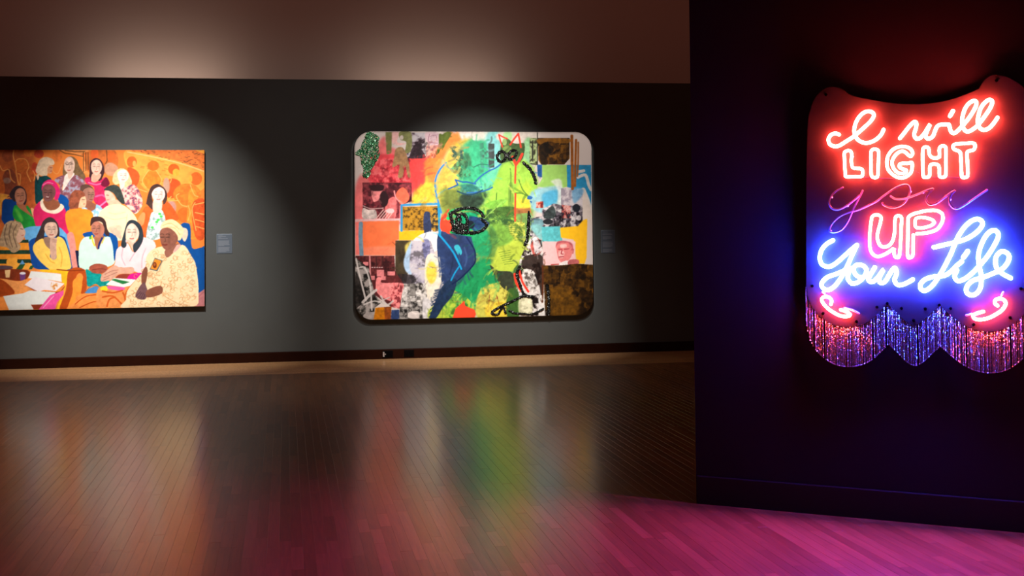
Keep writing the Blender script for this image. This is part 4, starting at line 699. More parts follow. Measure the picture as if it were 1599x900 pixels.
# eye
FE(); P_((248, 72, 46), [(836, 840), (870, 800), (910, 765), (885, 850), (925, 860), (960, 880), (1000, 960), (840, 960)]); L_((22, 200, 110), [(900, 850), (920, 800), (980, 775), (1060, 765), (1140, 775), (1200, 810)], 34); P_((20, 150, 100), [(930, 840), (1040, 800), (1140, 810), (1170, 900), (1090, 960), (950, 940)], tex=.4, tn=0); P_((26, 66, 110), [(1080, 840), (1180, 850), (1230, 930), (1120, 960)], tex=.4)
FG(); L_((248, 72, 46), [(790, 70), (820, 100), (870, 140), (910, 170)], 22); L_((24, 180, 90), [(870, 120), (940, 138), (1045, 145)], 22); P_((34, 60, 104), [(1010, 20), (1120, 0), (1190, 60), (1120, 100), (1040, 90)], tex=.4); E_((20, 30, 40), 1030, 60, 34, 34)
P_((38, 158, 100), [(1040, 140), (1180, 110), (1200, 300), (1090, 300)], soft=1.5, tex=.15)
# lower right: suit, tie shadow, portrait, brown
FH(); P_((186, 206, 72), [(190, 150), (330, 130), (420, 240), (390, 340), (330, 440), (200, 440), (140, 380)], soft=1.2, tex=.14, tn=1); P_((120, 170, 66), [(130, 60), (260, 60), (330, 170), (220, 240), (140, 200)], soft=1.5, tex=.2)
SP([(60, 90, 40), (130, 160, 60), (226, 222, 84), (236, 228, 90)], [(280, 30), (420, 40), (430, 230), (300, 140)], sharp=True, al=.75)
for k in range(7): L_((90, 120, 44), [(205 + k * 8, 290 + k * 16), (300 + k * 4, 270 + k * 18)], 6, al=.8)
P_((206, 202, 86), [(60, 590), (270, 556), (290, 815), (30, 830)], soft=.8, tex=.15); SP([(120, 100, 40), (206, 196, 84), (224, 214, 96)], [(70, 600), (270, 570), (285, 720), (80, 760)], tn=0, al=.6); L_((130, 60, 40), [(130, 640), (120, 780)], 8); L_((130, 60, 40), [(190, 650), (210, 720)], 7); P_((250, 208, 50), [(110, 720), (270, 700), (280, 815), (110, 820)], soft=1, al=.6)
P_((56, 62, 46), [(130, 392), (200, 440), (322, 460), (332, 622), (290, 612), (222, 562)], tex=.2); P_((60, 100, 42), [(282, 600), (372, 620), (376, 818), (275, 818)], tex=.15); P_((60, 96, 50), [(330, 440), (370, 400), (360, 620), (330, 620)], al=.8)
SP([(26, 18, 18), (70, 60, 58), (196, 188, 184), (224, 218, 214), (230, 224, 220)], [(385, 330), (420, 260), (480, 150), (560, 190), (575, 330), (572, 400), (545, 600), (590, 640), (590, 815), (375, 815), (380, 680), (350, 500)], tn=1)
P_((240, 238, 236), [(395, 390), (410, 350), (450, 335), (490, 370), (470, 400)]); P_((196, 70, 60), [(470, 220), (530, 170), (560, 280), (500, 320), (480, 280)], tex=.4, al=.8); P_((230, 240, 244), [(500, 160), (530, 180), (560, 270), (510, 300), (490, 220)], al=.8); P_((30, 16, 12), [(400, 345), (450, 310), (575, 330), (575, 600), (560, 700), (540, 560), (490, 440), (400, 420)], tex=.4, al=.85); P_((130, 190, 190), [(470, 60), (560, 70), (560, 180), (500, 130)], soft=1, tex=.2)
P_((218, 212, 206), [(400, 440), (480, 440), (530, 560), (500, 620), (440, 600)], tex=.3, tn=0); SP([(60, 50, 46), (150, 140, 130), (214, 208, 204)], [(410, 450), (500, 460), (520, 590), (440, 600)], tn=0, al=.7); P_((236, 234, 190), [(376, 670), (470, 660), (480, 790), (380, 800)], soft=.8, al=.8); P_((236, 232, 228), [(535, 640), (590, 640), (590, 812), (535, 812)], sharp=True, tex=.06); L_((90, 44, 20), [(568, 400), (570, 560), (566, 700)], 14)
P_((92, 190, 196), [(560, 76), (715, 72), (732, 190), (640, 205), (565, 200)], sharp=True, tex=.15, soft=.5); P_((252, 192, 32), [(712, 84), (860, 70), (905, 20), (938, 10), (932, 330), (915, 382), (850, 382), (825, 182), (720, 166)], sharp=True, tex=.05, soft=.4)
P_((243, 194, 194), [(572, 196), (730, 200), (800, 180), (840, 200), (835, 388), (572, 394)], sharp=True, tex=.04, soft=.4); P_((200, 96, 104), [(676, 250), (690, 200), (750, 192), (812, 215), (820, 280), (800, 260), (700, 236)], soft=.4, tex=.15); P_((228, 128, 126), [(682, 244), (705, 214), (770, 208), (808, 240), (812, 296), (790, 345), (740, 378), (705, 352), (692, 312)], tex=.08)
P_((246, 196, 190), [(715, 225), (760, 220), (765, 245), (720, 250)], soft=.4); P_((248, 206, 200), [(700, 280), (745, 280), (740, 330), (705, 330)], soft=.5, al=.7)
for pts in ([(698, 262), (728, 262)], [(748, 262), (786, 258)], [(704, 326), (742, 322)], [(730, 270), (722, 298), (738, 302)]): L_((178, 62, 74), pts, 8)
L_((206, 100, 100), [(806, 268), (822, 262), (818, 296)], 10); P_((238, 228, 226), [(720, 372), (770, 356), (790, 388), (710, 390)]); P_((190, 100, 100), [(790, 350), (862, 348), (862, 386), (780, 388)], tex=.2); L_((180, 66, 60), [(640, 390), (700, 386)], 8)
b.photo([(26, 14, 4), (48, 28, 7), (70, 44, 10), (100, 64, 16)], [(575, 396), (700, 396), (850, 382), (990, 390), (990, 820), (588, 820)], 120, .04, .16); P_((110, 72, 14), [(620, 600), (760, 580), (860, 700), (840, 812), (640, 812)], soft=2, tex=.35, tn=0, al=.7)
FG(); P_((249, 76, 46), [(880, 835), (908, 752), (980, 688), (986, 730), (1066, 762), (1076, 800), (1060, 836)], sharp=True, tex=.05)
# brushwork over the head, and shading inside it
FE(); P_((74, 92, 46), [(860, 640), (960, 600), (1030, 650), (1040, 760), (950, 780), (880, 760)], soft=2, al=.55, tex=.4); P_((60, 84, 56), [(1010, 300), (1080, 280), (1100, 380), (1030, 400)], soft=1.5, al=.6, tex=.5)
FF(); P_((48, 80, 52), [(-20, 650), (120, 640), (60, 740), (0, 800), (-60, 760)], soft=2, al=.75, tex=.4); P_((70, 112, 48), [(200, 760), (330, 750), (345, 830), (240, 850)], soft=1.5, al=.7, tex=.4)
for k in range(9): L_((58, 96, 44), [(120 + k * 24, 800 + (k % 3) * 16), (180 + k * 22, 850 - (k % 2) * 30), (230 + k * 20, 880)], 6, al=.8)
for k in range(6): L_((214, 222, 96), [(300 + k * 18, 560 + k * 30), (340 + k * 14, 600 + k * 28)], 10, al=.6)
FH(); P_((52, 104, 60), [(140, 60), (200, 180), (170, 330), (140, 380), (120, 200)], soft=1.5, al=.6, tex=.3)
for k in range(10): L_((94, 116, 44), [(250 + k * 10, 60 + k * 14), (330 + k * 9, 50 + k * 17), (400, 90 + k * 14)], 6, al=.75)
b.map = lambda p: p; b.k = 1.0
b.smear([(690, 212), (760, 206), (800, 240), (845, 270), (836, 330), (830, 400), (800, 440), (800, 490), (700, 494), (690, 440), (735, 400), (690, 330), (682, 280)], 420, 15, 3.2)
b.smear([(700, 380), (770, 370), (775, 470), (700, 490)], 120, 20, 3.5, ang=2.2); b.smear([(680, 360), (735, 365), (745, 410), (690, 480), (672, 480)], 45, 14, 1.8, ang=2.0, al=.4); b.smear([(575, 225), (660, 225), (690, 300), (640, 320), (560, 300)], 160, 8, 3.0, al=.4); b.smear([(655, 215), (700, 208), (690, 320), (650, 320)], 90, 16, 3.5, ang=-.9, al=.5)
b.smear([(812, 380), (850, 370), (850, 490), (812, 490)], 110, 9, 2.0); b.smear([(600, 380), (690, 365), (690, 480), (640, 490)], 130, 12, 2.6, al=.5)
FG(); L_((20, 156, 214), [(770, 140), (830, 210), (890, 290), (940, 390), (955, 425)], 15); L_((20, 156, 214), [(940, 400), (900, 460), (870, 520)], 11); FE(); L_((30, 90, 160), [(900, 592), (985, 555), (962, 512), (1030, 532), (1060, 530), (1140, 548)], 10, curve=False)
FF(); L_((46, 104, 172), [(0, 545), (60, 482), (130, 435), (190, 408), (236, 374)], 11); L_((46, 104, 172), [(-60, 625), (20, 622), (100, 606), (162, 578)], 10)
FG(); P_((249, 76, 46), [(880, 835), (908, 752), (980, 688), (986, 730), (1066, 762), (1076, 800), (1060, 836)], sharp=True, tex=.05)
FE(); P_((42, 60, 48), [(1000, 655), (1130, 645), (1210, 690), (1140, 765), (1030, 752)], soft=1, al=.8, tex=.4); P_((40, 120, 112), [(1010, 560), (1130, 560), (1160, 600), (1060, 612)], soft=.8, al=.8, tex=.3); L_((24, 60, 90), [(980, 612), (1060, 640), (1140, 632), (1200, 600)], 12, al=.9)
FG(); P_((40, 58, 102), [(775, 150), (900, 125), (1035, 160), (1068, 280), (1056, 385), (960, 480), (880, 540), (810, 540), (780, 400)], sharp=True, al=.75, tex=.25, tn=1); P_((28, 48, 78), [(815, 545), (915, 510), (885, 640), (805, 740), (745, 835), (695, 835), (735, 720)], al=.85, tex=.3); L_((16, 34, 76), [(1000, 165), (1060, 260), (1070, 330), (1056, 390), (950, 500), (880, 550)], 12); P_((60, 190, 210), [(895, 240), (930, 225), (960, 280), (950, 310), (935, 290), (930, 310), (915, 285)], al=.9)
L_((22, 40, 70), [(880, 250), (885, 360), (860, 470)], 9, al=.7); L_((70, 100, 150), [(980, 250), (1000, 330), (985, 400)], 14, al=.5); L_((20, 156, 214), [(770, 140), (830, 210), (890, 290), (940, 390), (955, 425)], 15); L_((20, 156, 214), [(940, 400), (900, 460), (870, 520)], 11)
for k in range(8): L_((30, 50, 82), [(790 - k * 9, 590 + k * 28), (735 - k * 7, 575 + k * 32 + 26)], 7, curve=False)
# red crown and figure strokes, dark edge crayons
FF()
for pts, w in (([(250, 222), (232, 165), (219, 116), (255, 135), (292, 150)], 12), ([(320, 202), (355, 150), (390, 106), (402, 165), (413, 226)], 15), ([(340, 312), (368, 378)], 24), ([(425, 285), (395, 345), (368, 382)], 22), ([(368, 380), (364, 460), (362, 540)], 15), ([(365, 635), (363, 750), (362, 872)], 15)): L_((246, 66, 46), pts, w, curve=False)
FH(); L_((246, 66, 46), [(338, 468), (352, 540), (393, 606)], 22); L_((246, 66, 46), [(376, 440), (400, 530), (450, 612)], 18)
C2 = b

PV = 0.050
ql, qr = ws(554.2, 350, PV)[0], ws(925.0, 350, PV)[0]; qt, qb = 2.690, 0.470; RC = 0.205
O2 = wpt((ql + qr) / 2, -0.015, qb)
p2 = tag(empty('painting', O2), 'large collage panel with rounded corners around a green and blue profile', 'painting')
def row2(z, k=0.0):
    d = max(0.0, RC - (z - qb), RC - (qt - z)); d = min(d, RC); x = RC - math.sqrt(max(0.0, RC * RC - d * d)); return (ql + x + k, qr - x - k)
ring = []
for cx_, cz_, a0 in ((qr - RC, qb + RC, -90), (qr - RC, qt - RC, 0), (ql + RC, qt - RC, 90), (ql + RC, qb + RC, 180)):
    ring += [(cx_ + RC * math.cos(math.radians(a0 + 9 * k)), cz_ + RC * math.sin(math.radians(a0 + 9 * k))) for k in range(11)]
nr = len(ring); V = [wpt(s, -0.0148, z) for s, z in ring] + [wpt(s, PV - 0.0015, z) for s, z in ring]
meshobj('panel_body', V, [tuple(range(nr, 2 * nr)), tuple(range(nr))[::-1]] + [(i, (i + 1) % nr, nr + (i + 1) % nr, nr + i) for i in range(nr)], M['panel_edge'], p2, O2)
paint_surface('painted_face', paint_mat('satin_print_and_paint', 0.5, 0.2), p2, O2, row2, PV, qb + 0.0004, qt - 0.0004, 0.0055, C2)

# raised glitter: thousands of tiny facets
def facets(pts3, size, rs_):
    V = []; Fc = []
    for p in pts3:
        R_ = np.linalg.qr(rs_.randn(3, 3))[0]; r_ = size * rs_.uniform(.6, 1.3); n0 = len(V)
        for a in ((1, 0, 0), (-1, 0, 0), (0, 1, 0), (0, -1, 0), (0, 0, 1), (0, 0, -1)): V.append(p + R_ @ (np.array(a) * r_))
        for f in ((0, 2, 4), (2, 1, 4), (1, 3, 4), (3, 0, 4), (2, 0, 5), (1, 2, 5), (3, 1, 5), (0, 3, 5)): Fc.append(tuple(n0 + i for i in f))
    return V, Fc
def glit_mat(name, stops, rough, metal):
    m = bpy.data.materials.new(name); m.use_nodes = True; nt = m.node_tree; bs = nt.nodes['Principled BSDF']
    g = nt.nodes.new('ShaderNodeNewGeometry'); r_ = nt.nodes.new('ShaderNodeValToRGB'); r_.color_ramp.interpolation = 'CONSTANT'
    e = r_.color_ramp.elements; e[0].position = 0; e[0].color = stops[0][1]; e[1].position = stops[1][0]; e[1].color = stops[1][1]
    for p, c in stops[2:]: k = e.new(p); k.color = c
    nt.links.new(g.outputs['Random Per Island'], r_.inputs['Fac']); nt.links.new(r_.outputs['Color'], bs.inputs['Base Color'])
    bs.inputs['Roughness'].default_value = rough; bs.inputs['Metallic'].default_value = metal; return m
M['glit_green'] = glit_mat('green_glitter', [(0, srgb(38, 92, 58)), (.30, srgb(60, 130, 84)), (.55, srgb(92, 168, 116)), (.78, srgb(140, 215, 170)), (.90, srgb(230, 240, 205)), (.97, srgb(250, 225, 180))], 0.3, 0.25)
M['glit_black'] = glit_mat('black_glitter', [(0, (.004, .004, .004, 1)), (.7, (.012, .012, .012, 1)), (.94, (.05, .07, .05, 1)), (.985, (.7, .75, .7, 1))], 0.35, 0.2)
FE(); q = catmull(b.px([(185, 95), (240, 100), (290, 140), (282, 200), (296, 270), (292, 310), (258, 370), (224, 420), (212, 470), (176, 500), (150, 470), (158, 420), (140, 370), (130, 310), (96, 295), (86, 268), (128, 240), (150, 180)]), 3, True)
m_, wn = b.mask(q); yy, xx = np.nonzero(m_); rs_ = np.random.RandomState(4); pick = rs_.choice(len(xx), 1500)
pts3 = [on_wall(b.x0 + (wn[0] + xx[i] + rs_.rand()) / b.SS, b.y0 + (wn[1] + yy[i] + rs_.rand()) / b.SS, PV + 0.003 + 0.008 * rs_.rand()) for i in pick]
V, Fc = facets(pts3, 0.0085, rs_); tag(meshobj('green_glitter', V, Fc, M['glit_green'], p2, O2), 'clump of green glitter', kind='stuff')
def glitter_stroke(fr, pts, w, dens=1.0):
    fr(); q = catmull(b.px(pts), 5) if len(pts) > 2 else b.px(pts); w3 = w / b.k * b.SS / 2; out = []
    L = np.linalg.norm(np.diff(q, axis=0), axis=1).sum(); n_ = int(L * w3 * 0.5 * dens) + 20
    cum = np.concatenate([[0], np.cumsum(np.linalg.norm(np.diff(q, axis=0), axis=1))])
    for i in range(n_):
        d = rs_.rand() * cum[-1]; x = np.interp(d, cum, q[:, 0]); y = np.interp(d, cum, q[:, 1]); a = rs_.rand() * 6.28; r_ = w3 * math.sqrt(rs_.rand()) * rs_.uniform(.7, 1.0)
        out.append(on_wall(b.x0 + (x + r_ * math.cos(a)) / b.SS, b.y0 + (y + r_ * math.sin(a)) / b.SS, PV + 0.002 + 0.006 * rs_.rand()))
    V, Fc = facets(out, 0.0085, rs_); return tag(meshobj('glitter_stroke', V, Fc, M['glit_black'], p2, O2), 'line of black glitter', kind='stuff')
def circ(cx, cy, rx, ry, tilt=0): return [(cx + rx * math.cos(a) * math.cos(tilt) - ry * math.sin(a) * math.sin(tilt), cy + rx * math.cos(a) * math.sin(tilt) + ry * math.sin(a) * math.cos(tilt)) for a in np.linspace(0, 6.283, 13)]
glitter_stroke(FF, circ(243, 306, 36, 46, .2), 24); glitter_stroke(FF, circ(338, 290, 30, 44, .7), 22); glitter_stroke(FF, [(278, 306), (305, 300)], 18)
glitter_stroke(FF, [(435, 362), (490, 412), (525, 472), (545, 545)], 28); glitter_stroke(FF, [(484, 792), (480, 900)], 24)
glitter_stroke(FH, [(455, -10), (450, 80), (440, 180), (420, 225)], 26)
glitter_stroke(FG, [(862, -40), (880, 30), (900, 95), (960, 118), (1045, 126)], 26); glitter_stroke(FG, [(1045, 126), (1120, 110), (1165, 60), (1120, 10)], 24); glitter_stroke(FG, [(860, -30), (940, -70), (1040, -80), (1110, -50), (1140, -10)], 26); glitter_stroke(FG, circ(960, 30, 45, 62), 26); glitter_stroke(FG, [(880, 95), (930, 40), (990, 90)], 24)
glitter_stroke(FH, [(380, 400), (356, 470), (380, 550), (420, 640), (490, 655)], 22); glitter_stroke(FH, [(480, 652), (400, 652), (320, 690), (230, 730), (160, 772), (150, 795), (198, 798), (240, 740), (262, 790)], 17); glitter_stroke(FH, [(290, 768), (340, 790), (400, 795), (480, 800), (575, 756)], 15); glitter_stroke(FH, [(606, 560), (618, 650), (622, 700), (614, 800)], 26)
glitter_stroke(FG, [(872, 40), (930, 75), (990, 60), (1010, 110)], 22); glitter_stroke(FG, [(905, -40), (950, 10), (925, 70), (960, 112)], 20); glitter_stroke(FG, [(880, 105), (940, 122), (1000, 128)], 22)

# ------------------------------------------------------------------ neon sign on the partition
def CR(ox, oy, k): return lambda pts: [(ox + x / k, oy + y / k) for x, y in pts]
K2, K3, K4 = CR(1270, 130, 5.624), CR(1420, 130, 5.626), CR(1260, 280, 5.0)
K5, K6, K7 = CR(1420, 280, 4.503), CR(1245, 430, 5.627), CR(1420, 430, 5.626)
SG0 = ppt(1.19, -0.010, 0.80)
sign = empty('neon_sign', SG0)
tag(sign, 'glowing red and blue neon sign with scalloped black panel and bead fringe', 'neon sign')
T_BACK, T_FRONT, T_TUBE = 0.012, 0.026, 0.058
scallop = [(1259, 448), (1262, 465), (1270, 482), (1283, 496), (1300, 507), (1320, 511), (1340, 509), (1358, 501), (1372, 489), (1386, 475),
           (1400, 488), (1414, 502), (1427, 508), (1440, 502), (1455, 488), (1467, 477), (1482, 490), (1500, 504), (1520, 514), (1545, 518),
           (1570, 513), (1590, 500), (1604, 484), (1614, 458)]
upper = [(1616, 300), (1616, 190), (1612, 165), (1601, 140), (1580, 124), (1558, 117), (1546, 119), (1536, 127), (1529, 139),
         (1510, 147), (1480, 157), (1450, 162), (1420, 163), (1390, 161), (1360, 156), (1335, 151), (1323, 146),
         (1316, 140), (1303, 136), (1288, 139), (1274, 152), (1265, 174), (1261, 204), (1259, 300)]
def smooth_chain(pts, corners):
    """spline through pts, broken at the listed corner indices"""
    idx = [0] + sorted(corners) + [len(pts) - 1]; out = []
    for a, b in zip(idx[:-1], idx[1:]):
        if b > a: out += list(catmull(pts[a:b + 1], 4))[:-1]
    return out + [np.array(pts[-1], float)]
sc_line = smooth_chain(scallop, [9, 15])
up_line = smooth_chain(upper, [8, 16])
outline = [on_part(x, y, T_FRONT) for x, y in list(sc_line) + list(up_line)]
nO = len(outline)
V = [p for p in outline] + [p - nP * (T_FRONT - T_BACK) for p in outline]
Fc = [tuple(range(nO)), tuple(range(nO, 2 * nO))[::-1]] + [(i, i + nO, (i + 1) % nO + nO, (i + 1) % nO) for i in range(nO)]
meshobj('backing_panel', V, Fc, M['panel'], sign, SG0)
# spacers holding the panel off the wall
for x, y in ((1300, 200), (1570, 200), (1300, 440), (1570, 440)):
    P = on_part(x, y, T_BACK); b = MB(); b.box(P - dP * 0.02 - Z3 * 0.02 - nP * 0.022, dP * 0.04, Z3 * 0.04, nP * 0.0218); b.build('spacer', M['wire'], sign, SG0)

def disc(P, r, h, sides=12):
    V = []; 
    for rr, hh in ((r, 0.0), (r, h * 0.6), (r * 0.7, h)):
        V += [P + nP * hh + rr * (math.cos(a) * dP + math.sin(a) * Z3) for a in np.linspace(0, 2 * math.pi, sides, endpoint=False)]
    Fc = [tuple(range(2 * sides, 3 * sides))]
    for k in (0, 1):
        for j in range(sides): Fc.append((k * sides + j, k * sides + (j + 1) % sides, (k + 1) * sides + (j + 1) % sides, (k + 1) * sides + j))
    return V, Fc
screws = K6([(133, 95), (228, 335), (520, 408), (700, 280), (790, 248), (915, 292), (1022, 397)]) + \
         K7([(140, 295), (263, 262), (363, 292), (565, 433), (885, 372), (980, 118)]) + [(1556, 126), (1290, 148)]
for x, y in screws:
    V, Fc = disc(on_part(x, y, T_FRONT), 0.0075, 0.005); meshobj('screw', V, Fc, M['screw'], sign, SG0)

def tube(pts, m, r, label, closed=False, t=T_TUBE, nclip=2, sub=5):
    P = catmull(pts, sub, closed)
    path = [on_part(x, y, t) for x, y in P]
    V, Fc = sweep(path, r, nP, 10, closed)
    o = meshobj('neon_tube', V, Fc, M[m], sign, SG0, True); o['label'] = label
    for k in range(nclip):
        q = path[int(len(path) * (k + 0.5) / nclip)]
        b = MB(); a = unit(np.cross(nP, Z3)); side = unit(np.array([0.3, 0.1, 0.9]))
        c0 = q - nP * (t - T_FRONT)
        V2, F2 = [], []
        for hh, rr in ((0.0, 0.006), (0.003, 0.0035), (t - T_FRONT - r - 0.001, 0.0035), (t - T_FRONT - r * 0.6, r * 0.8)):
            V2 += [c0 + nP * hh + rr * (math.cos(an) * dP + math.sin(an) * Z3) for an in np.linspace(0, 2 * math.pi, 8, endpoint=False)]
        for kk in range(3):
            for j in range(8): F2.append((kk * 8 + j, kk * 8 + (j + 1) % 8, (kk + 1) * 8 + (j + 1) % 8, (kk + 1) * 8 + j))
        meshobj('tube_support', V2, F2, M['clip'], o, SG0)
    return o
RR, RB, RU = 0.0088, 0.0102, 0.0052
tube(K2([(226, 452), (195, 441), (158, 453), (134, 488), (140, 528), (165, 549), (200, 556), (238, 543), (290, 510), (350, 472), (400, 430), (450, 385), (500, 338), (530, 292),
         (525, 262), (495, 248), (455, 253), (412, 285), (377, 340), (360, 400), (363, 445), (385, 490), (420, 515), (465, 525), (512, 515), (560, 488), (597, 450), (617, 408)]), 'neon_red', RR, 'lit red script letter I')
tube(K2([(760, 485), (800, 435), (850, 372), (885, 341)]) + K3([(62, 352), (56, 400), (42, 452), (62, 488), (100, 478), (140, 430), (182, 362)]) +
     K3([(158, 415), (143, 462), (165, 489), (205, 468), (225, 420), (245, 380), (280, 364), (345, 362)]), 'neon_red', RR, 'lit red script letter w')
tube(K3([(349, 368), (356, 395), (366, 425), (388, 440), (418, 424), (460, 382), (520, 310), (570, 232), (590, 180), (576, 156), (540, 165), (497, 210), (470, 280), (463, 345), (477, 400), (507, 425),
         (550, 410), (600, 370), (655, 300), (708, 222), (728, 168), (712, 146), (680, 156), (632, 210), (606, 290), (602, 352), (622, 397), (657, 411), (700, 395), (740, 352), (774, 302)]), 'neon_red', RR, 'lit red script letters i l l')
tube(K3([(383, 244), (370, 266), (357, 288)]), 'neon_red', 0.0098, 'lit red dot of the letter i', nclip=1)
tube(K2([(272, 620), (283, 600), (308, 592), (330, 602), (337, 630), (334, 680), (338, 722), (352, 744), (385, 750), (418, 752), (434, 772), (432, 808), (415, 820), (350, 821), (290, 822), (281, 800), (276, 710)]), 'neon_red', 0.0076, 'lit red outlined letter L', True, sub=4)
tube(K2([(507, 610), (515, 588), (540, 579), (565, 588), (573, 612), (571, 700), (567, 800), (558, 825), (535, 830), (514, 818), (508, 790), (507, 700)]), 'neon_red', 0.0076, 'lit red outlined letter I in the word LIGHT', True, sub=4)
tube(K2([(845, 640), (800, 602), (757, 603), (715, 640), (692, 690), (702, 742), (737, 783), (775, 794), (808, 783), (818, 766), (795, 757), (763, 743), (755, 724), (772, 706), (830, 705), (864, 697), (868, 740), (855, 788),
         (812, 823), (760, 832), (702, 806), (657, 757), (645, 700), (656, 640), (692, 590), (742, 562), (800, 556), (850, 575), (872, 610), (864, 635)]), 'neon_red', 0.0076, 'lit red outlined letter G', True, sub=4)
tube(K3([(117, 600), (124, 570), (148, 560), (170, 575), (175, 622), (198, 653), (250, 655), (265, 635), (262, 585), (275, 558), (300, 552), (320, 572), (320, 690), (320, 800), (308, 822), (285, 826), (264, 812),
         (262, 745), (246, 716), (200, 712), (180, 735), (178, 806), (165, 824), (138, 826), (121, 812), (117, 700)]), 'neon_red', 0.0076, 'lit red outlined letter H', True, sub=4)
tube(K3([(383, 560), (394, 540), (430, 533), (480, 530), (548, 525), (573, 536), (577, 560), (563, 586), (522, 597), (506, 618), (510, 700), (513, 800), (502, 824), (478, 829), (460, 815), (454, 700), (449, 618), (430, 595), (395, 582)]), 'neon_red', 0.0076, 'lit red outlined letter T', True, sub=4)
# unlit word
tube(K4([(280, 65), (225, 95), (185, 140), (174, 190), (198, 229), (250, 236), (310, 207), (370, 162), (408, 128)]), 'unlit', RU, 'unlit pale tube stroke of the script letter y')
tube(K4([(435, 90), (400, 160), (360, 240), (320, 330), (270, 395), (210, 416), (177, 400), (195, 350), (250, 295), (320, 262), (400, 240), (480, 205), (540, 175), (600, 130), (680, 75), (740, 48), (785, 45), (805, 78), (795, 130),
         (760, 185), (710, 216), (650, 221), (600, 202), (590, 185)]), 'unlit', RU, 'unlit pale tube forming the tail of y and the letter o', t=0.049)
tube(K4([(655, 133), (690, 154), (750, 155), (800, 140)]) + K5([(0, 128), (60, 105), (130, 76), (168, 68), (140, 95), (117, 132), (125, 165), (150, 180), (190, 170), (240, 135), (290, 96), (322, 80), (290, 115), (282, 160), (300, 195), (335, 208),
         (385, 185), (450, 140), (545, 75)]), 'unlit', RU, 'unlit pale tube forming the letter u', t=0.058)
# UP
tube(K4([(503, 320), (515, 288), (548, 278), (578, 295), (575, 335), (560, 390), (550, 445), (560, 500), (590, 528), (630, 524), (665, 490), (682, 430), (686, 360), (690, 305), (710, 285), (738, 300), (737, 360), (732, 480), (722, 595), (704, 612),
         (684, 598), (677, 545), (650, 562), (602, 590), (550, 604), (510, 580), (492, 530), (491, 430)]), 'neon_red', 0.0074, 'lit red outlined letter U', True, sub=4)
tube(K5([(28, 392), (26, 470), (24, 535), (5, 552), (-12, 538), (-11, 420), (-10, 300), (-4, 265), (25, 246), (62, 235), (120, 222), (188, 220), (229, 244), (234, 290), (200, 348), (140, 374), (52, 385)]), 'neon_red', 0.0074, 'lit red outlined letter P')
tube(K5([(40, 295), (52, 274), (85, 268), (130, 275), (170, 293), (168, 316), (130, 334), (80, 344), (45, 336)]), 'neon_red', 0.0070, 'lit red inner loop of the letter P', True, sub=4, nclip=1)
# Your
tube(K4([(203, 478), (150, 510), (112, 560), (101, 620), (120, 668), (170, 684), (222, 660), (290, 602), (350, 548), (390, 515)]), 'neon_blue', RB, 'lit blue-white first stroke of the letter Y')
tube(K4([(388, 520), (350, 600), (310, 690), (260, 780), (210, 842), (160, 866), (121, 845), (118, 808), (160, 766), (230, 740), (290, 715), (338, 692), (325, 732), (321, 780), (350, 814), (395, 806), (440, 770), (465, 720), (447, 682),
         (405, 668), (372, 682), (366, 718), (390, 755), (430, 768)]), 'neon_blue', RB, 'lit blue-white tail of Y and the letter o')
tube(K4([(530, 690), (492, 755), (480, 788), (510, 802), (550, 772), (597, 708), (566, 770), (572, 808), (610, 800), (650, 735), (686, 692), (700, 735), (686, 780), (694, 812), (722, 828), (770, 815), (826, 784)]), 'neon_blue', RB, 'lit blue-white letters u r', t=0.061)
# Life
tube(K5([(172, 480), (250, 461), (320, 445), (400, 420), (470, 376), (510, 330), (510, 297), (480, 281), (440, 292), (392, 332), (350, 392), (322, 452), (290, 530), (250, 610), (210, 680), (160, 750), (110, 785), (80, 770), (78, 740), (110, 706),
         (170, 686), (240, 680), (290, 652), (330, 612), (368, 580)]), 'neon_blue', RB, 'lit blue-white letter L')
tube(K5([(335, 640), (318, 680), (336, 714), (375, 709), (430, 672), (490, 612), (550, 540), (600, 460), (626, 400), (612, 366), (580, 362), (541, 395), (506, 460), (486, 530), (489, 600), (505, 680), (500, 760), (470, 805), (430, 816), (400, 790),
         (410, 746), (450, 712), (520, 690), (590, 662), (640, 640), (682, 600), (702, 550), (682, 516), (645, 510), (613, 540), (605, 590), (622, 638), (660, 668), (712, 696)]), 'neon_blue', RB, 'lit blue-white letters i f e', t=0.062, nclip=3)
tube(K5([(410, 508), (395, 530), (380, 550)]), 'neon_blue', 0.0112, 'lit blue-white dot of the letter i in Life', nclip=1)
# curls
for pts, lab, tail in ((K6([(295, 255), (301, 225), (280, 196), (245, 188), (216, 206), (221, 236), (250, 275), (300, 316), (360, 350), (410, 363), (450, 360), (462, 345), (440, 325), (405, 312), (382, 303)]), 'left', K6([(415, 290), (480, 305), (540, 335)])),
                 (K7([(775, 268), (751, 245), (760, 216), (800, 206), (838, 225), (844, 260), (810, 310), (750, 350), (690, 378), (620, 390), (572, 381), (561, 356), (590, 337), (650, 320)]), 'right', K7([(545, 340), (525, 346), (500, 352)]))):
    o = tube(pts, 'neon_red', 0.0080, 'lit red curl at the lower %s of the sign' % lab)
    for tt in (tail, K6([(220, 150), (238, 162)]) if lab == 'left' else K7([(810, 178), (825, 150)])):
        V, Fc = sweep([on_part(x, y, 0.038) for x, y in catmull(tt, 3)], 0.006, nP, 8); meshobj('electrode', V, Fc, M['unlit'], o, SG0, True)
# dark wires under the word LIGHT and the post under the i dot
for pts in ([(1333, 278), (1352, 277), (1372, 278)], [(1372, 278), (1385, 278.5), (1398, 280)], [(1452, 277), (1475, 276.5), (1500, 277)], [(1424, 262), (1431, 267), (1436, 271)], [(1482, 183), (1480, 190), (1479, 196)], [(1486, 184), (1484, 191), (1483, 197)]):
    V, Fc = sweep([on_part(x, y, 0.031) for x, y in catmull(pts, 3)], 0.0022, nP, 6); meshobj('wire', V, Fc, M['wire'], sign, SG0, True)

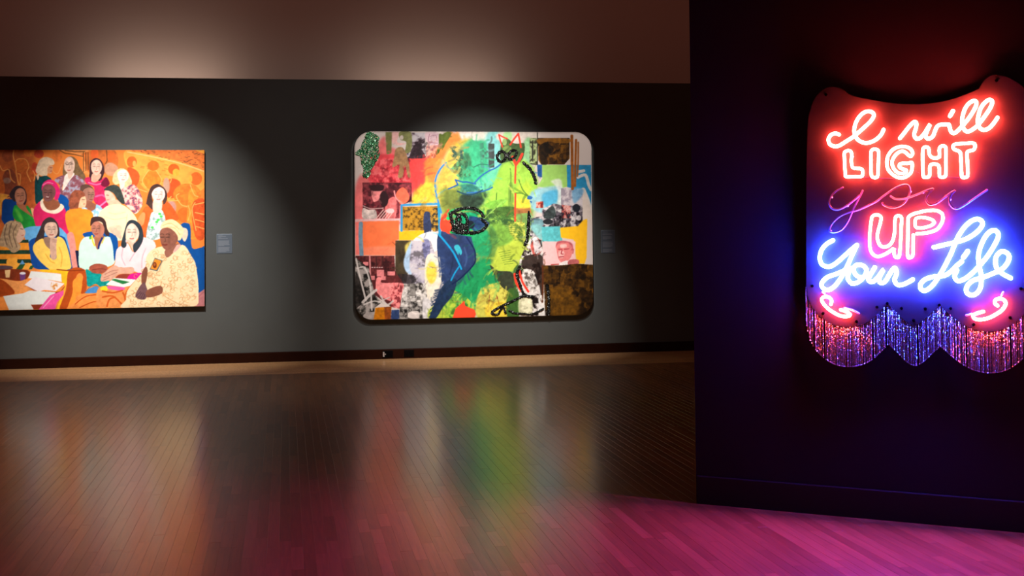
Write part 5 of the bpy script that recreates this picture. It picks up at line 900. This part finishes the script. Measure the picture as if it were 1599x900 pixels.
# bead fringe: strands of equal length hanging from the scalloped edge
edge = np.array([on_part(x, y, T_FRONT) for x, y in sc_line]); es = (edge - A2) @ dP; ez = edge[:, 2]
FR_L, NB = 0.205, 34
def bead_mesh(seed):
    r_ = random.Random(seed); V = []; Fc = []
    def bead(z, r, h, a0):
        n0 = len(V); V.append((0, 0, z + h)); 
        for k in range(5): an = a0 + k * 2 * math.pi / 5; V.append((r * math.cos(an), r * math.sin(an), z))
        V.append((0, 0, z - h))
        for k in range(5): Fc.append((n0, n0 + 1 + k, n0 + 1 + (k + 1) % 5)); Fc.append((n0 + 6, n0 + 1 + (k + 1) % 5, n0 + 1 + k))
    st = FR_L / NB
    for i in range(NB):
        bead(-(i + 0.5) * st, 0.0029 * r_.uniform(0.85, 1.1), st * 0.56, r_.uniform(0, 6))
    bead(-FR_L - 0.002, 0.0042, 0.0045, r_.uniform(0, 6))
    me = bpy.data.meshes.new('bead_strand'); me.from_pydata(V, [], Fc); me.update(); me.materials.append(M['bead']); return me
bms = [bead_mesh(i) for i in range(6)]
s0, s1_ = es[0] - 0.004, es[-1] + 0.004
NS = 168
for i in range(NS):
    if rnd.random() < 0.07: continue
    s = s0 + (s1_ - s0) * i / (NS - 1) + rnd.uniform(-0.0008, 0.0008)
    z = float(np.interp(s, es, ez))
    P = ppt(s, T_FRONT - 0.004 + rnd.uniform(-0.003, 0.003), z - 0.001)
    o = bpy.data.objects.new('bead_strand', bms[rnd.randrange(6)]); COL.objects.link(o); o.parent = sign
    o.location = tuple(P - SG0); o.rotation_euler = (rnd.uniform(-.006, .006), rnd.uniform(-.006, .006), rnd.uniform(0, 6.28))

# ------------------------------------------------------------------ wall labels and outlets
def wall_label(x0, x1, y0, y1, label, lines):
    sa, za = ws(x0, y0, 0); sb, zb = ws(x1, y1, 0)
    L0 = wpt((sa + sb) / 2, -0.015, zb)
    e = tag(empty('wall_label', L0), label, 'wall label', 'wall texts beside the paintings')
    t0, t1 = -0.0149, -0.009
    # card with a bevelled edge
    b = MB(); c = 0.004
    V = [wpt(sa, t0, zb), wpt(sb, t0, zb), wpt(sb, t0, za), wpt(sa, t0, za), wpt(sa, t1 - .002, zb), wpt(sb, t1 - .002, zb), wpt(sb, t1 - .002, za), wpt(sa, t1 - .002, za),
         wpt(sa + c, t1, zb + c), wpt(sb - c, t1, zb + c), wpt(sb - c, t1, za - c), wpt(sa + c, t1, za - c)]
    b.add(V, [(0, 1, 5, 4), (1, 2, 6, 5), (2, 3, 7, 6), (3, 0, 4, 7), (4, 5, 9, 8), (5, 6, 10, 9), (6, 7, 11, 10), (7, 4, 8, 11)]); b.build('card_edge', M['label_edge'], e, L0)
    b = MB(); b.add(V[8:], [(0, 1, 2, 3)]); b.build('card_face', M['label'], e, L0)
    b = MB(); Wd = sb - sa; H = za - zb
    for u0, u1, v in lines:
        q = [wpt(sa + Wd * u, t1 + 0.0006, za - H * vv) for u, vv in ((u0, v + .026), (u1, v + .026), (u1, v), (u0, v))]
        b.add(q, [(0, 1, 2, 3)])
    b.build('printed_text', M['label_ink'], e, L0)
r3 = random.Random(3)
def para(v0, v1, full):
    out = []; v = v0
    while v < v1 - 0.02:
        out.append((0.10, full - r3.uniform(0, 0.08), v)); v += 0.036
    out[-1] = (0.10, r3.uniform(0.4, 0.75), out[-1][2]); return out
wall_label(338.2, 362.4, 365.8, 396.0, 'small blue-grey text label right of the orange crowd painting', [(0.1, .38, .07), (.1, .6, .11), (.1, .3, .17), (.1, .72, .21)] + para(.33, .62, .84) + para(.67, .92, .87))
wall_label(938.8, 960.9, 359.8, 395.4, 'small dim text label right of the rounded collage painting', [(0.1, .5, .07), (.1, .75, .14), (.1, .8, .18)] + para(.27, .43, .8) + para(.50, .76, .86) + para(.82, .95, .84))

def outlet(x0, x1, y0, y1, label, pale):
    sa, za = ws(x0, y0, 0); sb, zb = ws(x1, y1, 0); L0 = wpt((sa + sb) / 2, 0.0, zb)
    e = tag(empty('wall_outlet', L0), label, 'outlet', 'outlets in the baseboard')
    b = MB(); c = 0.003; V = [wpt(s, t, z) for t, k in ((0.0001, 0), (0.004, 0), (0.006, c)) for s, z in ((sa + k, zb + k), (sb - k, zb + k), (sb - k, za - k), (sa + k, za - k))]
    b.add(V, [(8, 9, 10, 11)] + [(l + i, l + (i + 1) % 4, l + 4 + (i + 1) % 4, l + 4 + i) for l in (0, 4) for i in range(4)]); b.build('cover_plate', M['plastic_dark'], e, L0)
    for f in (0.27, 0.73):
        sc_, zc = sa + (sb - sa) * f, (za + zb) / 2; V = []
        for t, rr in ((0.006, 0.019), (0.0085, 0.018)):
            V += [wpt(sc_ + rr * math.cos(a), t, zc + min(0.014, max(-0.014, rr * math.sin(a)))) for a in np.linspace(0, 2 * math.pi, 16, endpoint=False)]
        so = meshobj('socket', V, [tuple(range(16, 32))] + [(j, (j + 1) % 16, 16 + (j + 1) % 16, 16 + j) for j in range(16)], M['plastic_dark'], e, L0)
        b = MB()
        for dx in (-0.006, 0.006): wbox(b, sc_ + dx - 0.0012, sc_ + dx + 0.0012, 0.0084, 0.0088, zc - 0.003, zc + 0.006)
        b.build('socket_slots', M['screw'], so, L0)
    if pale:
        b = MB(); wbox(b, sa + 0.002, sa + 0.019, 0.006, 0.022, zb + 0.012, za - 0.014); wbox(b, sa + 0.026, sa + 0.036, 0.0086, 0.014, (za + zb) / 2 - .006, (za + zb) / 2 + .006)
        b.build('pale_tab', M['plastic_pale'], e, L0)
outlet(597.6, 613.6, 548.0, 558.4, 'dark outlet with a pale tab set in the baseboard', True)
outlet(630.9, 646.4, 546.8, 557.2, 'plain dark outlet set in the baseboard', False)
